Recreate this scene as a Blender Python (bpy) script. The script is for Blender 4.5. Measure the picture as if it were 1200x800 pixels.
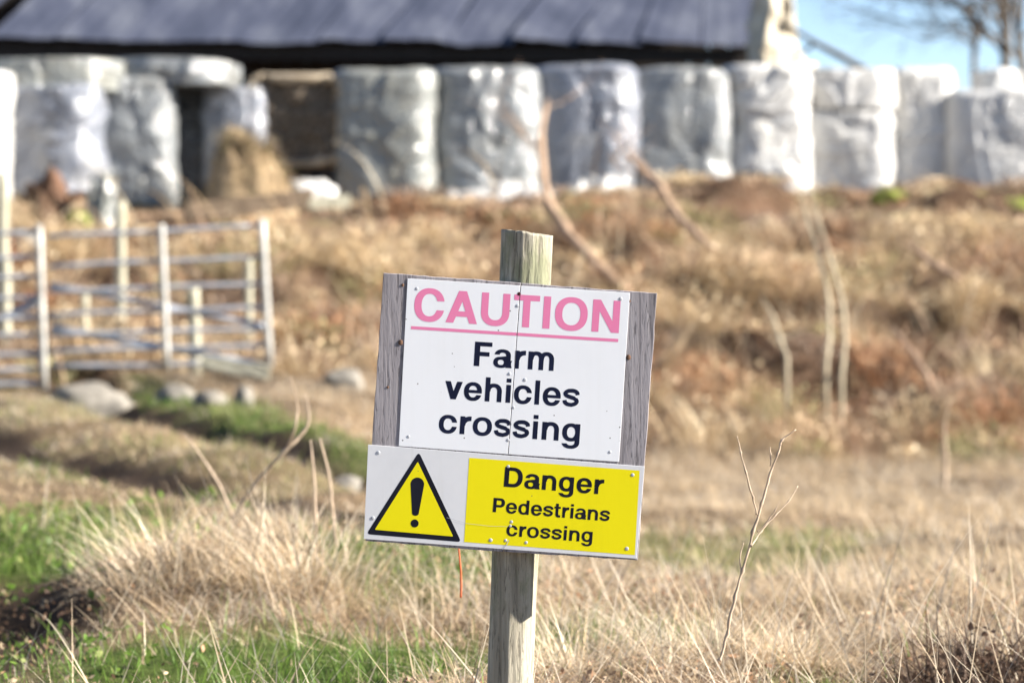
import bpy, bmesh, math, random
import numpy as np
from mathutils import Vector, Matrix
from mathutils.geometry import tessellate_polygon

# ------------------------------------------------------------------ camera, sky, sun, exposure
scene = bpy.context.scene
for o in list(bpy.data.objects):
    bpy.data.objects.remove(o)
ZC = 1.55                      # eye height above the lane in front of the verge
FPX = 3333.0                   # focal length in pixels of a 1200 pixel wide frame
PITCH = math.atan(100 / FPX)   # looking slightly down
cam = bpy.data.cameras.new("camera")
cam.sensor_width = 36.0
cam.lens = 100.0
cam.clip_start = 0.1
cam.clip_end = 3000.0
cam.dof.use_dof = True
cam.dof.focus_distance = 5.70
cam.dof.aperture_fstop = 3.6
camera = bpy.data.objects.new("camera", cam)
scene.collection.objects.link(camera)
camera.location = (0, 0, ZC)
camera.rotation_euler = (math.pi / 2 - PITCH, 0, 0)
scene.camera = camera

SUN_AZ = math.radians(98)      # clockwise from the view direction: from the right
SUN_EL = math.radians(29)
world = bpy.data.worlds.new("World")
scene.world = world
world.use_nodes = True
wn = world.node_tree
sky = wn.nodes.new("ShaderNodeTexSky")
sky.sky_type = 'NISHITA'
sky.sun_disc = False
sky.sun_elevation = SUN_EL
sky.sun_rotation = SUN_AZ
sky.air_density = 0.62
sky.dust_density = 0.0
sky.ozone_density = 1.0
bg = wn.nodes["Background"]
bg.inputs["Strength"].default_value = 0.056
wn.links.new(sky.outputs[0], bg.inputs[0])
sun = bpy.data.lights.new("sun", 'SUN')
sun.energy = 5.0
sun.angle = math.radians(0.53)
sun.color = (1.0, 0.93, 0.83)
sun_ob = bpy.data.objects.new("sun", sun)
scene.collection.objects.link(sun_ob)
sdir = Vector((math.sin(SUN_AZ) * math.cos(SUN_EL), math.cos(SUN_AZ) * math.cos(SUN_EL), math.sin(SUN_EL)))
sun_ob.rotation_euler = sdir.to_track_quat('Z', 'Y').to_euler()
sun_ob.location = (20, 0, 20)
scene.view_settings.view_transform = 'Standard'
scene.view_settings.look = 'None'
scene.view_settings.gamma = 1.0
scene.view_settings.exposure = 1.84
scene.render.engine = 'CYCLES'
scene.cycles.use_denoising = True
scene.cycles.max_bounces = 6
scene.cycles.diffuse_bounces = 3
scene.cycles.transmission_bounces = 3
scene.cycles.sample_clamp_indirect = 8.0

# ------------------------------------------------------------------ helpers
RNG = np.random.default_rng(11)
random.seed(5)
COL = scene.collection

def P(px, py, d):
    """place on the line of sight through a pixel of the 1200x800 photograph, d metres away"""
    a = (px - 600) / FPX
    b = -(py - 400) / FPX
    dy = math.cos(PITCH) + b * math.sin(PITCH)
    dz = -math.sin(PITCH) + b * math.cos(PITCH)
    return Vector((a / dy * d, d, ZC + dz / dy * d))

def hash3(i, j, k, seed):
    h = (i * 374761393 + j * 668265263 + k * 2147483647 + seed * 974634777) & 0xFFFFFFFF
    h = ((h ^ (h >> 13)) * 1274126177) & 0xFFFFFFFF
    return ((h ^ (h >> 16)) & 0xFFFF) / 65535.0

def noise(x, y, z=0.0, seed=0):
    x, y, z = np.broadcast_arrays(np.asarray(x, float), np.asarray(y, float), np.asarray(z, float))
    i = np.floor(x).astype(np.int64); j = np.floor(y).astype(np.int64); k = np.floor(z).astype(np.int64)
    u = x - i; v = y - j; w = z - k
    u = u * u * u * (u * (u * 6 - 15) + 10); v = v * v * v * (v * (v * 6 - 15) + 10); w = w * w * (3 - 2 * w)
    r = 0
    for di in (0, 1):
        for dj in (0, 1):
            for dk in (0, 1):
                r = r + hash3(i + di, j + dj, k + dk, seed) * (u if di else 1 - u) * (v if dj else 1 - v) * (w if dk else 1 - w)
    return r * 2 - 1

def fbm(x, y, z=0.0, seed=0, octs=4):
    r = 0; a = 1.0; t = 0
    for q in range(octs):
        r = r + a * noise(np.asarray(x) * 2 ** q, np.asarray(y) * 2 ** q, np.asarray(z) * 2 ** q, seed + q * 17)
        t += a; a *= 0.5
    return r / t

def sstep(a, b, x):
    t = np.clip((np.asarray(x, float) - a) / (b - a), 0, 1)
    return t * t * (3 - 2 * t)

def mesh_np(name, verts, faces, colors=None, smooth=False):
    """faces: (n,4) or (n,3) int array"""
    me = bpy.data.meshes.new(name)
    verts = np.asarray(verts, np.float32); faces = np.asarray(faces, np.int32)
    me.vertices.add(len(verts)); me.vertices.foreach_set("co", verts.ravel())
    n, k = faces.shape
    me.loops.add(n * k); me.loops.foreach_set("vertex_index", faces.ravel())
    me.polygons.add(n); me.polygons.foreach_set("loop_start", np.arange(0, n * k, k, dtype=np.int32))
    if smooth:
        me.polygons.foreach_set("use_smooth", np.ones(n, bool))
    if colors is not None:
        at = me.attributes.new("tint", 'FLOAT_COLOR', 'POINT')
        c4 = np.ones((len(verts), 4), np.float32); c4[:, :3] = colors
        at.data.foreach_set("color", c4.ravel())
    me.update(calc_edges=True)
    return me

def link(name, me, mat=None, parent=None, loc=None):
    o = bpy.data.objects.new(name, me)
    COL.objects.link(o)
    if mat is not None and me is not None and not me.materials:
        me.materials.append(mat)
    if parent is not None:
        o.parent = parent
    if loc is not None:
        o.location = loc
    return o

def empty(name, loc=(0, 0, 0), rz=0.0):
    o = bpy.data.objects.new(name, None)
    o.empty_display_size = 0.2
    COL.objects.link(o)
    o.location = loc
    o.rotation_euler = (0, 0, rz)
    return o

def tag(o, label=None, cat=None, group=None, kind=None):
    if label: o["label"] = label
    if cat: o["category"] = cat
    if group: o["group"] = group
    if kind: o["kind"] = kind
    return o

def from_bm(name, bm, mat, parent=None, smooth=False, loc=None):
    me = bpy.data.meshes.new(name)
    bmesh.ops.recalc_face_normals(bm, faces=bm.faces)
    bm.to_mesh(me); bm.free()
    if smooth:
        me.polygons.foreach_set("use_smooth", np.ones(len(me.polygons), bool))
    return link(name, me, mat, parent, loc)

def catmull(pts, n):
    P_ = np.array(pts, float)
    Pe = np.vstack([2 * P_[0] - P_[1], P_, 2 * P_[-1] - P_[-2]])
    out = []
    for i in range(1, len(Pe) - 2):
        p0, p1, p2, p3 = Pe[i - 1:i + 3]
        for u in np.linspace(0, 1, n, endpoint=False):
            out.append(.5 * (2 * p1 + (p2 - p0) * u + (2 * p0 - 5 * p1 + 4 * p2 - p3) * u * u + (3 * p1 - p0 - 3 * p2 + p3) * u ** 3))
    out.append(P_[-1])
    return np.array(out)

def tube_np(pts, radii, sides=7, cap=True):
    """one tapered tube along pts -> verts, quads (caps collapse to a point)"""
    pts = np.asarray(pts, float); radii = np.asarray(radii, float)
    if cap:
        pts = np.vstack([pts[:1], pts, pts[-1:]]); radii = np.concatenate([[0.0004], radii, [0.0004]])
    m = len(pts)
    tan = np.gradient(pts, axis=0)
    tan[0] = pts[2] - pts[0]; tan[-1] = pts[-1] - pts[-3]
    tan /= np.linalg.norm(tan, axis=1)[:, None] + 1e-9
    ref = np.array([0.0, 1.0, 0.0]) if abs(tan[m // 2][1]) < 0.8 else np.array([1.0, 0, 0])
    n1 = np.cross(tan, ref); n1 /= np.linalg.norm(n1, axis=1)[:, None] + 1e-9
    n2 = np.cross(tan, n1)
    a = np.arange(sides) * 2 * math.pi / sides
    v = pts[:, None, :] + radii[:, None, None] * (np.cos(a)[None, :, None] * n1[:, None, :] + np.sin(a)[None, :, None] * n2[:, None, :])
    f = []
    for i in range(m - 1):
        for j in range(sides):
            f.append((i * sides + j, i * sides + (j + 1) % sides, (i + 1) * sides + (j + 1) % sides, (i + 1) * sides + j))
    return v.reshape(-1, 3), np.array(f)

def tubes(name, lst, mat, parent=None, sides=7, origin=(0, 0, 0)):
    V = []; F = []; off = 0
    for pts, rad in lst:
        v, f = tube_np(pts, rad, sides)
        V.append(v); F.append(f + off); off += len(v)
    me = mesh_np(name, np.vstack(V) - np.array(origin), np.vstack(F), smooth=True)
    return link(name, me, mat, parent)

def grid_faces(nr, nc, wrap):
    i, j = np.meshgrid(np.arange(nr - 1), np.arange(nc if wrap else nc - 1), indexing='ij')
    i = i.ravel(); j = j.ravel(); j2 = (j + 1) % nc
    return np.stack([i * nc + j, i * nc + j2, (i + 1) * nc + j2, (i + 1) * nc + j], 1)

def box_bm(bm, cx, cy, cz, sx, sy, sz, rot=None):
    r = bmesh.ops.create_cube(bm, size=1.0)
    vs = r['verts']
    bmesh.ops.scale(bm, vec=(sx, sy, sz), verts=vs)
    if rot is not None:
        bmesh.ops.rotate(bm, cent=(0, 0, 0), matrix=rot, verts=vs)
    bmesh.ops.translate(bm, vec=(cx, cy, cz), verts=vs)
    return vs

# ------------------------------------------------------------------ materials
def new_mat(name):
    m = bpy.data.materials.new(name); m.use_nodes = True
    nt = m.node_tree
    return m, nt, nt.nodes["Principled BSDF"], nt.nodes["Material Output"]

def nd(nt, t, **kw):
    n = nt.nodes.new(t)
    for k, v in kw.items():
        setattr(n, k, v)
    return n

def coords(nt, scale=(1, 1, 1), kind="Object"):
    tc = nd(nt, "ShaderNodeTexCoord"); mp = nd(nt, "ShaderNodeMapping")
    mp.inputs["Scale"].default_value = scale
    nt.links.new(tc.outputs[kind], mp.inputs[0])
    return mp.outputs[0]

def noise_tex(nt, vec, scale, detail=4, rough=0.55, dist=0.0):
    n = nd(nt, "ShaderNodeTexNoise")
    n.inputs["Scale"].default_value = scale; n.inputs["Detail"].default_value = detail
    n.inputs["Roughness"].default_value = rough; n.inputs["Distortion"].default_value = dist
    nt.links.new(vec, n.inputs["Vector"])
    return n.outputs["Fac"]

def ramp(nt, fac, stops):
    r = nd(nt, "ShaderNodeValToRGB")
    e = r.color_ramp.elements
    while len(e) < len(stops): e.new(0.5)
    for el, (p, c) in zip(e, stops):
        el.position = p; el.color = (*c, 1) if len(c) == 3 else c
    nt.links.new(fac, r.inputs[0])
    return r.outputs[0]

def mixc(nt, fac, a, b, mode='MIX'):
    m = nd(nt, "ShaderNodeMix", data_type='RGBA', blend_type=mode)
    for sock, val in ((m.inputs[0], fac), (m.inputs[6], a), (m.inputs[7], b)):
        if isinstance(val, (int, float)): sock.default_value = val
        elif isinstance(val, tuple): sock.default_value = (*val, 1)
        else: nt.links.new(val, sock)
    return m.outputs[2]

def bump(nt, bsdf, h, strength, dist):
    b = nd(nt, "ShaderNodeBump"); b.inputs["Strength"].default_value = strength; b.inputs["Distance"].default_value = dist
    nt.links.new(h, b.inputs["Height"]); nt.links.new(b.outputs[0], bsdf.inputs["Normal"])

def simple(name, color, rough=0.6, metal=0.0, var=0.25, scale=8.0, vscale=(1, 1, 1), bmp=0.2, bdist=0.004, spec=0.4):
    m, nt, b, out = new_mat(name)
    v = coords(nt, vscale)
    f = noise_tex(nt, v, scale, 6, 0.6)
    lo = tuple(c * (1 - var) for c in color); hi = tuple(min(1, c * (1 + var)) for c in color)
    nt.links.new(ramp(nt, f, [(0.3, lo), (0.7, hi)]), b.inputs["Base Color"])
    b.inputs["Roughness"].default_value = rough; b.inputs["Metallic"].default_value = metal
    b.inputs["Specular IOR Level"].default_value = spec
    if bmp: bump(nt, b, f, bmp, bdist)
    return m

def plant_mat(name, trans=0.35, rough=0.65):
    m, nt, b, out = new_mat(name)
    a = nd(nt, "ShaderNodeAttribute", attribute_name="tint")
    nt.links.new(a.outputs["Color"], b.inputs["Base Color"])
    b.inputs["Roughness"].default_value = rough; b.inputs["Specular IOR Level"].default_value = 0.3
    t = nd(nt, "ShaderNodeBsdfTranslucent"); nt.links.new(a.outputs["Color"], t.inputs[0])
    mx = nd(nt, "ShaderNodeMixShader"); mx.inputs[0].default_value = trans
    nt.links.new(b.outputs[0], mx.inputs[1]); nt.links.new(t.outputs[0], mx.inputs[2])
    nt.links.new(mx.outputs[0], out.inputs[0])
    return m

def wood_mat(name, c_dark, c_mid, c_light, scale=1.0, axis='z', lichen=None, rough=0.8, bmp=0.5, fine=0.75):
    m, nt, b, out = new_mat(name)
    s = {'z': (60, 60, 2.2), 'x': (2.2, 60, 60)}[axis]
    v = coords(nt, tuple(q * scale for q in s))
    f1 = noise_tex(nt, v, 1.0, 7, 0.62, 0.6)
    v2 = coords(nt, (3 * scale, 3 * scale, 1.2 * scale))
    f2 = noise_tex(nt, v2, 3.0, 4)
    c = ramp(nt, f1, [(0.30, c_dark), (0.46, c_mid), (0.7, c_light)])
    c = mixc(nt, 0.35, c, ramp(nt, f2, [(0.3, c_mid), (0.7, c_light)]), 'MIX')
    if lichen:
        f3 = noise_tex(nt, coords(nt, (1, 1, 0.45)), 13.0, 6, 0.65)
        c = mixc(nt, ramp(nt, f3, [(0.5, (0, 0, 0)), (0.62, (0.75, 0.75, 0.75))]), c, lichen)
    vf = coords(nt, tuple(q * scale * (2.6 if q > 10 else 6) for q in s))
    ff = noise_tex(nt, vf, 1.0, 5, 0.7, 1.0)
    c = mixc(nt, ramp(nt, ff, [(0.36, (fine, fine, fine)), (0.47, (0, 0, 0))]), c, c_dark)
    nt.links.new(c, b.inputs["Base Color"])
    b.inputs["Roughness"].default_value = rough; b.inputs["Specular IOR Level"].default_value = 0.2
    ad = nd(nt, "ShaderNodeMath", operation='ADD'); nt.links.new(f1, ad.inputs[0]); nt.links.new(ff, ad.inputs[1])
    bump(nt, b, ad.outputs[0], bmp, 0.003)
    return m

def film_mat(name, base, rough=0.3, dirt=(0.30, 0.27, 0.2), dirt_amt=0.35):
    m, nt, b, out = new_mat(name)
    v = coords(nt, (1, 1, 1))
    f = noise_tex(nt, v, 2.2, 5, 0.6, 0.5)
    c = mixc(nt, ramp(nt, f, [(0.50, (0, 0, 0)), (0.75, (dirt_amt,) * 3)]), base, dirt)
    nt.links.new(c, b.inputs["Base Color"])
    b.inputs["Specular IOR Level"].default_value = 0.8
    nt.links.new(ramp(nt, noise_tex(nt, v, 5.0, 3), [(0.35, (rough * .6,) * 3), (0.7, (min(1, rough * 2.0),) * 3)]), b.inputs["Roughness"])
    # stretched-film creases: thin ridges where two warped noises cross their middle value
    n1 = nd(nt, "ShaderNodeMath", operation='SUBTRACT'); nt.links.new(noise_tex(nt, coords(nt, (1, 1, 1.9)), 3.2, 2, 0.5, 1.4), n1.inputs[0]); n1.inputs[1].default_value = 0.5
    a1 = nd(nt, "ShaderNodeMath", operation='ABSOLUTE'); nt.links.new(n1.outputs[0], a1.inputs[0])
    r1 = ramp(nt, a1.outputs[0], [(0.0, (1, 1, 1)), (0.10, (0, 0, 0))])
    n2 = nd(nt, "ShaderNodeMath", operation='SUBTRACT'); nt.links.new(noise_tex(nt, coords(nt, (1.6, 1.6, .8)), 6.0, 3, 0.55, 1.8), n2.inputs[0]); n2.inputs[1].default_value = 0.5
    a2 = nd(nt, "ShaderNodeMath", operation='ABSOLUTE'); nt.links.new(n2.outputs[0], a2.inputs[0])
    r2 = ramp(nt, a2.outputs[0], [(0.0, (.6, .6, .6)), (0.13, (0, 0, 0))])
    ad = nd(nt, "ShaderNodeMath", operation='ADD'); nt.links.new(r1, ad.inputs[0]); nt.links.new(r2, ad.inputs[1])
    bump(nt, b, ad.outputs[0], 0.42, 0.02)
    return m

def panel_mat(name, color, dirt=0.16):
    m, nt, b, out = new_mat(name)
    v = coords(nt)
    f = noise_tex(nt, v, 7.0, 6, 0.65)
    c = mixc(nt, ramp(nt, f, [(0.45, (0, 0, 0)), (0.8, (dirt,) * 3)]), color, tuple(q * 0.55 for q in color))
    st = noise_tex(nt, coords(nt, (34, 34, 1.6)), 1.0, 5, 0.6)
    c = mixc(nt, ramp(nt, st, [(0.52, (0, 0, 0)), (0.85, (dirt * 1.6,) * 3)]), c, tuple(q * w for q, w in zip(color, (.62, .60, .50))))
    vo = nd(nt, "ShaderNodeTexVoronoi"); vo.inputs["Scale"].default_value = 46.0
    nt.links.new(v, vo.inputs["Vector"])
    f2 = noise_tex(nt, v, 21.0, 2)
    th = nd(nt, "ShaderNodeMath", operation='LESS_THAN'); nt.links.new(vo.outputs["Distance"], th.inputs[0]); th.inputs[1].default_value = 0.075
    gt = nd(nt, "ShaderNodeMath", operation='GREATER_THAN'); nt.links.new(f2, gt.inputs[0]); gt.inputs[1].default_value = 0.56
    mu = nd(nt, "ShaderNodeMath", operation='MULTIPLY'); nt.links.new(th.outputs[0], mu.inputs[0]); nt.links.new(gt.outputs[0], mu.inputs[1])
    mu2 = nd(nt, "ShaderNodeMath", operation='MULTIPLY'); nt.links.new(mu.outputs[0], mu2.inputs[0]); mu2.inputs[1].default_value = 0.8
    c = mixc(nt, mu2.outputs[0], c, (0.09, 0.08, 0.07))
    nt.links.new(c, b.inputs["Base Color"])
    b.inputs["Roughness"].default_value = 0.42
    b.inputs["Specular IOR Level"].default_value = 0.2
    return m

M = {}
M['dry'] = plant_mat("dry_grass", 0.38)
M['green'] = plant_mat("green_grass", 0.45, 0.5)
M['brush'] = plant_mat("brown_brush", 0.22)
M['post'] = wood_mat("weathered_round_post", (0.09, 0.08, 0.06), (0.29, 0.262, 0.205), (0.46, 0.43, 0.345), 1.0, 'z', (0.185, 0.20, 0.115), 0.85, 1.0)
M['board'] = wood_mat("grey_weathered_board", (0.06, 0.055, 0.06), (0.27, 0.25, 0.265), (0.40, 0.38, 0.40), 1.2, 'z', None, 0.85, 0.35)
M['white'] = panel_mat("white_sign_panel", (0.84, 0.86, 0.89), 0.08)
M['white_low'] = panel_mat("off_white_sign_panel", (0.70, 0.71, 0.73), 0.2)
M['yellow'] = panel_mat("yellow_print", (0.84, 0.74, 0.004), 0.10)
M['pink'] = panel_mat("faded_red_print", (0.80, 0.23, 0.42), 0.06)
M['navy'] = simple("navy_print", (0.010, 0.014, 0.038), 0.7, 0, 0.2, 20, (1, 1, 1), 0, 0, 0.08)
M['black'] = simple("black_print", (0.012, 0.013, 0.022), 0.7, 0, 0.2, 20, (1, 1, 1), 0, 0, 0.08)
M['screw'] = simple("zinc_screw", (0.45, 0.47, 0.51), 0.5, 0.2, 0.2, 60, (1, 1, 1), 0)
M['rust'] = simple("rusty_bolt", (0.06, 0.012, 0.015), 0.6, 0.2, 0.3, 60, (1, 1, 1), 0)
M['galv'] = simple("galvanised_steel", (0.42, 0.44, 0.48), 0.42, 0.55, 0.25, 5, (1, 1, 1), 0.1)
M['galv_sunlit'] = simple("sunlit_galvanised_stile", (0.44, 0.43, 0.40), 0.55, 0.2, 0.4, 9, (1, 1, 1), 0.1)  # lit copy of the bar steel, warmed for sun on the uprights
M['fence_post'] = wood_mat("pale_fence_post", (0.18, 0.17, 0.12), (0.36, 0.34, 0.26), (0.48, 0.46, 0.36), 0.5, 'z', None)
M['rail'] = wood_mat("weathered_rail", (0.12, 0.11, 0.09), (0.28, 0.26, 0.22), (0.38, 0.36, 0.30), 0.5, 'x', None)
M['plank_brown'] = wood_mat("brown_plank", (0.05, 0.035, 0.022), (0.13, 0.095, 0.065), (0.20, 0.15, 0.105), 0.5, 'x', None)
M['film_silver'] = film_mat("silver_grey_wrap", (0.20, 0.212, 0.218), 0.14)
M['film_grey'] = film_mat("blue_grey_wrap", (0.19, 0.205, 0.24), 0.14)
M['film_green'] = film_mat("pale_green_grey_wrap", (0.205, 0.215, 0.205), 0.15, (0.24, 0.22, 0.16), 0.6)
M['film_shadow'] = film_mat("gap_shadow_wrap", (0.045, 0.05, 0.06), 0.3, (0.08, 0.07, 0.05))  # film coloured dark to stand for the black shadow between bales
M['film_white'] = film_mat("white_wrap", (0.50, 0.495, 0.48), 0.26, (0.45, 0.42, 0.34), 0.3)
M['silage'] = simple("dark_silage", (0.13, 0.105, 0.08), 0.9, 0, 0.75, 14, (1, 1, 1), 1.0, 0.05, 0.1)
M['hay'] = simple("loose_hay", (0.33, 0.245, 0.15), 0.9, 0, 0.4, 14, (1, 1, 1), 0.8, 0.04, 0.1)
M['stone'] = simple("field_stone", (0.19, 0.175, 0.15), 0.85, 0, 0.3, 9, (1, 1, 1), 0.6, 0.02, 0.2)
M['wallstone'] = simple("cream_rubble", (0.52, 0.46, 0.36), 0.9, 0, 0.3, 3, (1, 1, 1), 0.7, 0.05, 0.15)
M['bark'] = simple("grey_bark", (0.13, 0.11, 0.09), 0.85, 0, 0.35, 6, (1, 1, 0.3), 0.5, 0.02, 0.2)
M['twig'] = simple("pale_dry_twig", (0.44, 0.34, 0.25), 0.7, 0, 0.4, 60, (1, 1, 0.4), 0.3, 0.001, 0.25)
M['branch'] = simple("tan_branch", (0.36, 0.25, 0.17), 0.8, 0, 0.3, 9, (1, 1, 0.4), 0.5, 0.01, 0.2)
M['sapling'] = simple("pale_sapling", (0.36, 0.31, 0.22), 0.75, 0, 0.25, 9, (1, 1, 0.4), 0.3, 0.01, 0.2)
M['moss'] = simple("moss", (0.17, 0.19, 0.045), 0.9, 0, 0.4, 14, (1, 1, 1), 0.8, 0.03, 0.1)
M['shadewood'] = simple("eaves_shade_boards", (0.035, 0.03, 0.027), 0.9, 0, 0.4, 5, (8, 1, 1), 0.3, 0.01, 0.1)  # near black: shade under the eaves put into the board colour
M['rot'] = simple("rotten_red_wood", (0.13, 0.075, 0.05), 0.9, 0, 0.4, 10, (3, 3, 0.7), 0.7, 0.02, 0.1)

def roof_mat():
    m, nt, b, out = new_mat("slate_blue_roof_sheet")
    v = coords(nt, (1.1, 0.5, 0.5))
    f = noise_tex(nt, v, 1.6, 5, 0.6, 0.3)
    nt.links.new(ramp(nt, f, [(0.28, (0.030, 0.036, 0.058)), (0.5, (0.052, 0.059, 0.088)), (0.75, (0.11, 0.12, 0.15))]), b.inputs["Base Color"])
    b.inputs["Roughness"].default_value = 0.5
    return m
M['roof'] = roof_mat()

def ground_mat():
    m, nt, b, out = new_mat("rough_ground")
    a = nd(nt, "ShaderNodeAttribute", attribute_name="tint")
    v = coords(nt)
    f = noise_tex(nt, v, 11.0, 8, 0.7)
    c = mixc(nt, 1.0, a.outputs["Color"], ramp(nt, f, [(0.3, (0.45, 0.43, 0.4)), (0.7, (1.25, 1.22, 1.2))]), 'MULTIPLY')
    nt.links.new(c, b.inputs["Base Color"])
    b.inputs["Roughness"].default_value = 0.95; b.inputs["Specular IOR Level"].default_value = 0.1
    bump(nt, b, f, 0.8, 0.05)
    return m
M['ground'] = ground_mat()

# ------------------------------------------------------------------ terrain
_t = np.linspace(0, 60, 601)
def _profile(pts):
    xs_, zs_ = zip(*pts)
    z = np.interp(_t, xs_, zs_)
    k = np.exp(-0.5 * (np.arange(-12, 13) / 5.0) ** 2); k /= k.sum()
    return np.convolve(np.pad(z, 12, mode='edge'), k, 'valid')
PR = _profile([(0, -.1), (3, .25), (5, .56), (5.75, .60), (8, .50), (12, .30), (18, .02), (21.5, -.05), (24, .30), (26.5, .95), (29, 1.6), (31.5, 2.1), (33.0, 2.30), (60, 2.35)])
PL = _profile([(0, -.1), (3, .25), (5, .50), (6.4, .50), (7.6, .54), (9, .60), (12, .60), (16, .58), (21, .57), (23.5, .75), (26, 1.1), (29, 1.65), (31, 1.95), (33.0, 2.08), (60, 2.3)])
TRACK = catmull([(-4.6, 24.0), (-2.75, 17.3), (-1.35, 13.6), (-.1, 11.7), (1.3, 12.3), (3.0, 13.2), (6.0, 14.0)], 24)

def track_dist(x, y):
    """signed distance to the centre line of the old vehicle track"""
    x = np.asarray(x, float); y = np.asarray(y, float)
    best = np.full(x.shape, 99.0); sg = np.zeros(x.shape)
    for a, b in zip(TRACK[:-1:2], np.vstack([TRACK[2::2], TRACK[-1:]])):
        e = b - a; l2 = e @ e
        if l2 < 1e-9: continue
        u = np.clip(((x - a[0]) * e[0] + (y - a[1]) * e[1]) / l2, 0, 1)
        dx = x - a[0] - u * e[0]; dy = y - a[1] - u * e[1]
        d = np.hypot(dx, dy)
        cr = np.sign(e[0] * (y - a[1]) - e[1] * (x - a[0]))
        m = d < best
        best = np.where(m, d, best); sg = np.where(m, cr, sg)
    return best * sg

def gauss(x, y, cx, cy, sx, sy):
    return np.exp(-0.5 * (((x - cx) / sx) ** 2 + ((y - cy) / sy) ** 2))

def H(x, y):
    x = np.asarray(x, float); y = np.asarray(y, float)
    t = sstep(0.7, -1.3, x)
    z = np.interp(y, _t, PR) * (1 - t) + np.interp(y, _t, PL) * t
    bank = sstep(21, 25, y) * sstep(35, 32.5, y) * (1 - .9 * gauss(x, y, -3.0, 30.6, 1.2, 1.8))
    z = z + fbm(x * .8, y * .8, 0, 3, 3) * (0.07 + 0.34 * bank) * sstep(2, 5, y) * sstep(120, 60, y)
    z = z + fbm(x * 3.1, y * 3.1, 0, 8, 2) * (0.03 + 0.05 * bank) * sstep(80, 40, y)
    td = track_dist(x, y) + 0.12 * noise(x * .9, y * .9, 0, 21)
    for c in (-0.62, 0.62):
        z = z - 0.15 * np.exp(-0.5 * ((td - c) / 0.20) ** 2) * sstep(1.6, .4, x)
    z = z + 0.15 * gauss(x, y, -.85, 8.7, .5, .42)           # blond tussock mound
    z = z - 0.14 * gauss(x, y, -1.48, 8.1, .22, .75)          # bare hollow at the left edge
    z = z - 0.22 * gauss(x, y, 2.75, 22.6, .35, .5)           # dark hollow at the foot of the bank
    z = z - 0.10 * gauss(x, y, 1.02, 6.25, .30, .30)
    z = z + sstep(150, 900, y) * 8 + sstep(60, 400, np.abs(x)) * 10 * sstep(40, 100, y)
    return z

def zones(x, y):
    """weights of green turf, bare soil and bank scrub at a place"""
    td = track_dist(x, y) + 0.10 * noise(x * 1.3, y * 1.3, 0, 31)
    n1 = fbm(x * 1.4, y * 1.4, 0, 41, 3)
    ontr = sstep(1.5, 1.0, np.abs(td)) * sstep(2.2, 1.3, x) * (1 - .55 * sstep(.2, .8, x))
    rut = np.maximum(np.exp(-0.5 * ((td - .62) / .22) ** 2), np.exp(-0.5 * ((td + .62) / .22) ** 2)) * sstep(.9, .1, x)
    g = ontr * (.25 + .75 * sstep(.3, .7, td)) * sstep(-.25, .2, n1 + .22 + .35 * sstep(.4, .8, td)) * (1 - rut)
    g = np.maximum(g, sstep(.35, .75, gauss(x, y, -.58, 7.05, .48, .44) + .25 * n1))
    g = np.maximum(g, sstep(.35, .75, gauss(x, y, -1.62, 9.7, .36, .8) + .25 * n1))
    g = np.maximum(g, sstep(.40, .75, gauss(x, y, -1.45, 6.7, .22, .35) + .2 * n1))
    g = np.maximum(g, sstep(.35, .75, gauss(x, y, -.28, 8.9, .30, .8) + .25 * n1))
    g = np.maximum(g, .8 * sstep(.4, .75, gauss(x, y, .75, 6.5, .16, .3) + .2 * n1))
    g = np.maximum(g, .7 * sstep(.45, .8, gauss(x, y, .25, 7.6, .25, .5) + .3 * n1))
    g = np.maximum(g, .65 * sstep(.4, .75, gauss(x, y, 1.05, 12.0, .45, 1.1) + .4 * n1))
    s = sstep(.25, .6, rut)
    s = np.maximum(s, sstep(.30, .60, gauss(x, y, -1.46, 7.9, .26, .85)))
    s = np.maximum(s, sstep(.35, .65, gauss(x, y, 1.10, 6.35, .34, .34) + .3 * n1))
    s = np.maximum(s, .85 * sstep(.4, .7, gauss(x, y, .19, 6.25, .15, .35) + .3 * n1))
    s = np.maximum(s, .8 * sstep(.5, .8, gauss(x, y, -.28, 6.2, .16, .3) + .3 * n1))
    bt = sstep(0.7, -1.3, x)
    b = sstep(20.6, 22.6, y - bt * .6 + .9 * noise(x * .7, y * .7, 0, 51))
    return np.clip(g, 0, 1) * (1 - b), np.clip(s, 0, 1) * (1 - b), b

def ground_tint(x, y):
    g, s, b = zones(x, y)
    n = fbm(x * 1.1, y * 1.1, 0, 61, 4)[..., None]
    dry = np.array([.20, .145, .09]) * (1 + .3 * n)
    grn = np.array([.07, .10, .025]) * (1 + .3 * n)
    soil = np.array([.060, .042, .030]) * (1 + .3 * n)
    brush = np.array([.10, .062, .04]) * (1 + .5 * n)
    c = dry * (1 - g[..., None]) + grn * g[..., None]
    c = c * (1 - s[..., None]) + soil * s[..., None]
    return np.clip(c * (1 - b[..., None]) + brush * b[..., None], 0.01, 1)

gx = np.concatenate([-np.geomspace(900, 8.2, 22), np.linspace(-8, 8, 230), np.geomspace(8.2, 900, 22)])
gy = np.concatenate([-np.geomspace(120, 1.2, 10), np.linspace(-1, 4.4, 20), np.linspace(4.5, 14, 170), np.linspace(14.1, 36, 200), np.geomspace(36.4, 2500, 34)])
GX, GY = np.meshgrid(gx, gy)
gv = np.stack([GX, GY, H(GX, GY)], -1).reshape(-1, 3)
gc = ground_tint(GX, GY).reshape(-1, 3)
gm = mesh_np("ground", gv, grid_faces(len(gy), len(gx), False), gc, smooth=True)
tag(link("ground", gm, M['ground']), kind="structure")

def Hs(x, y):
    return float(H(np.array([x]), np.array([y]))[0])

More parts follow.
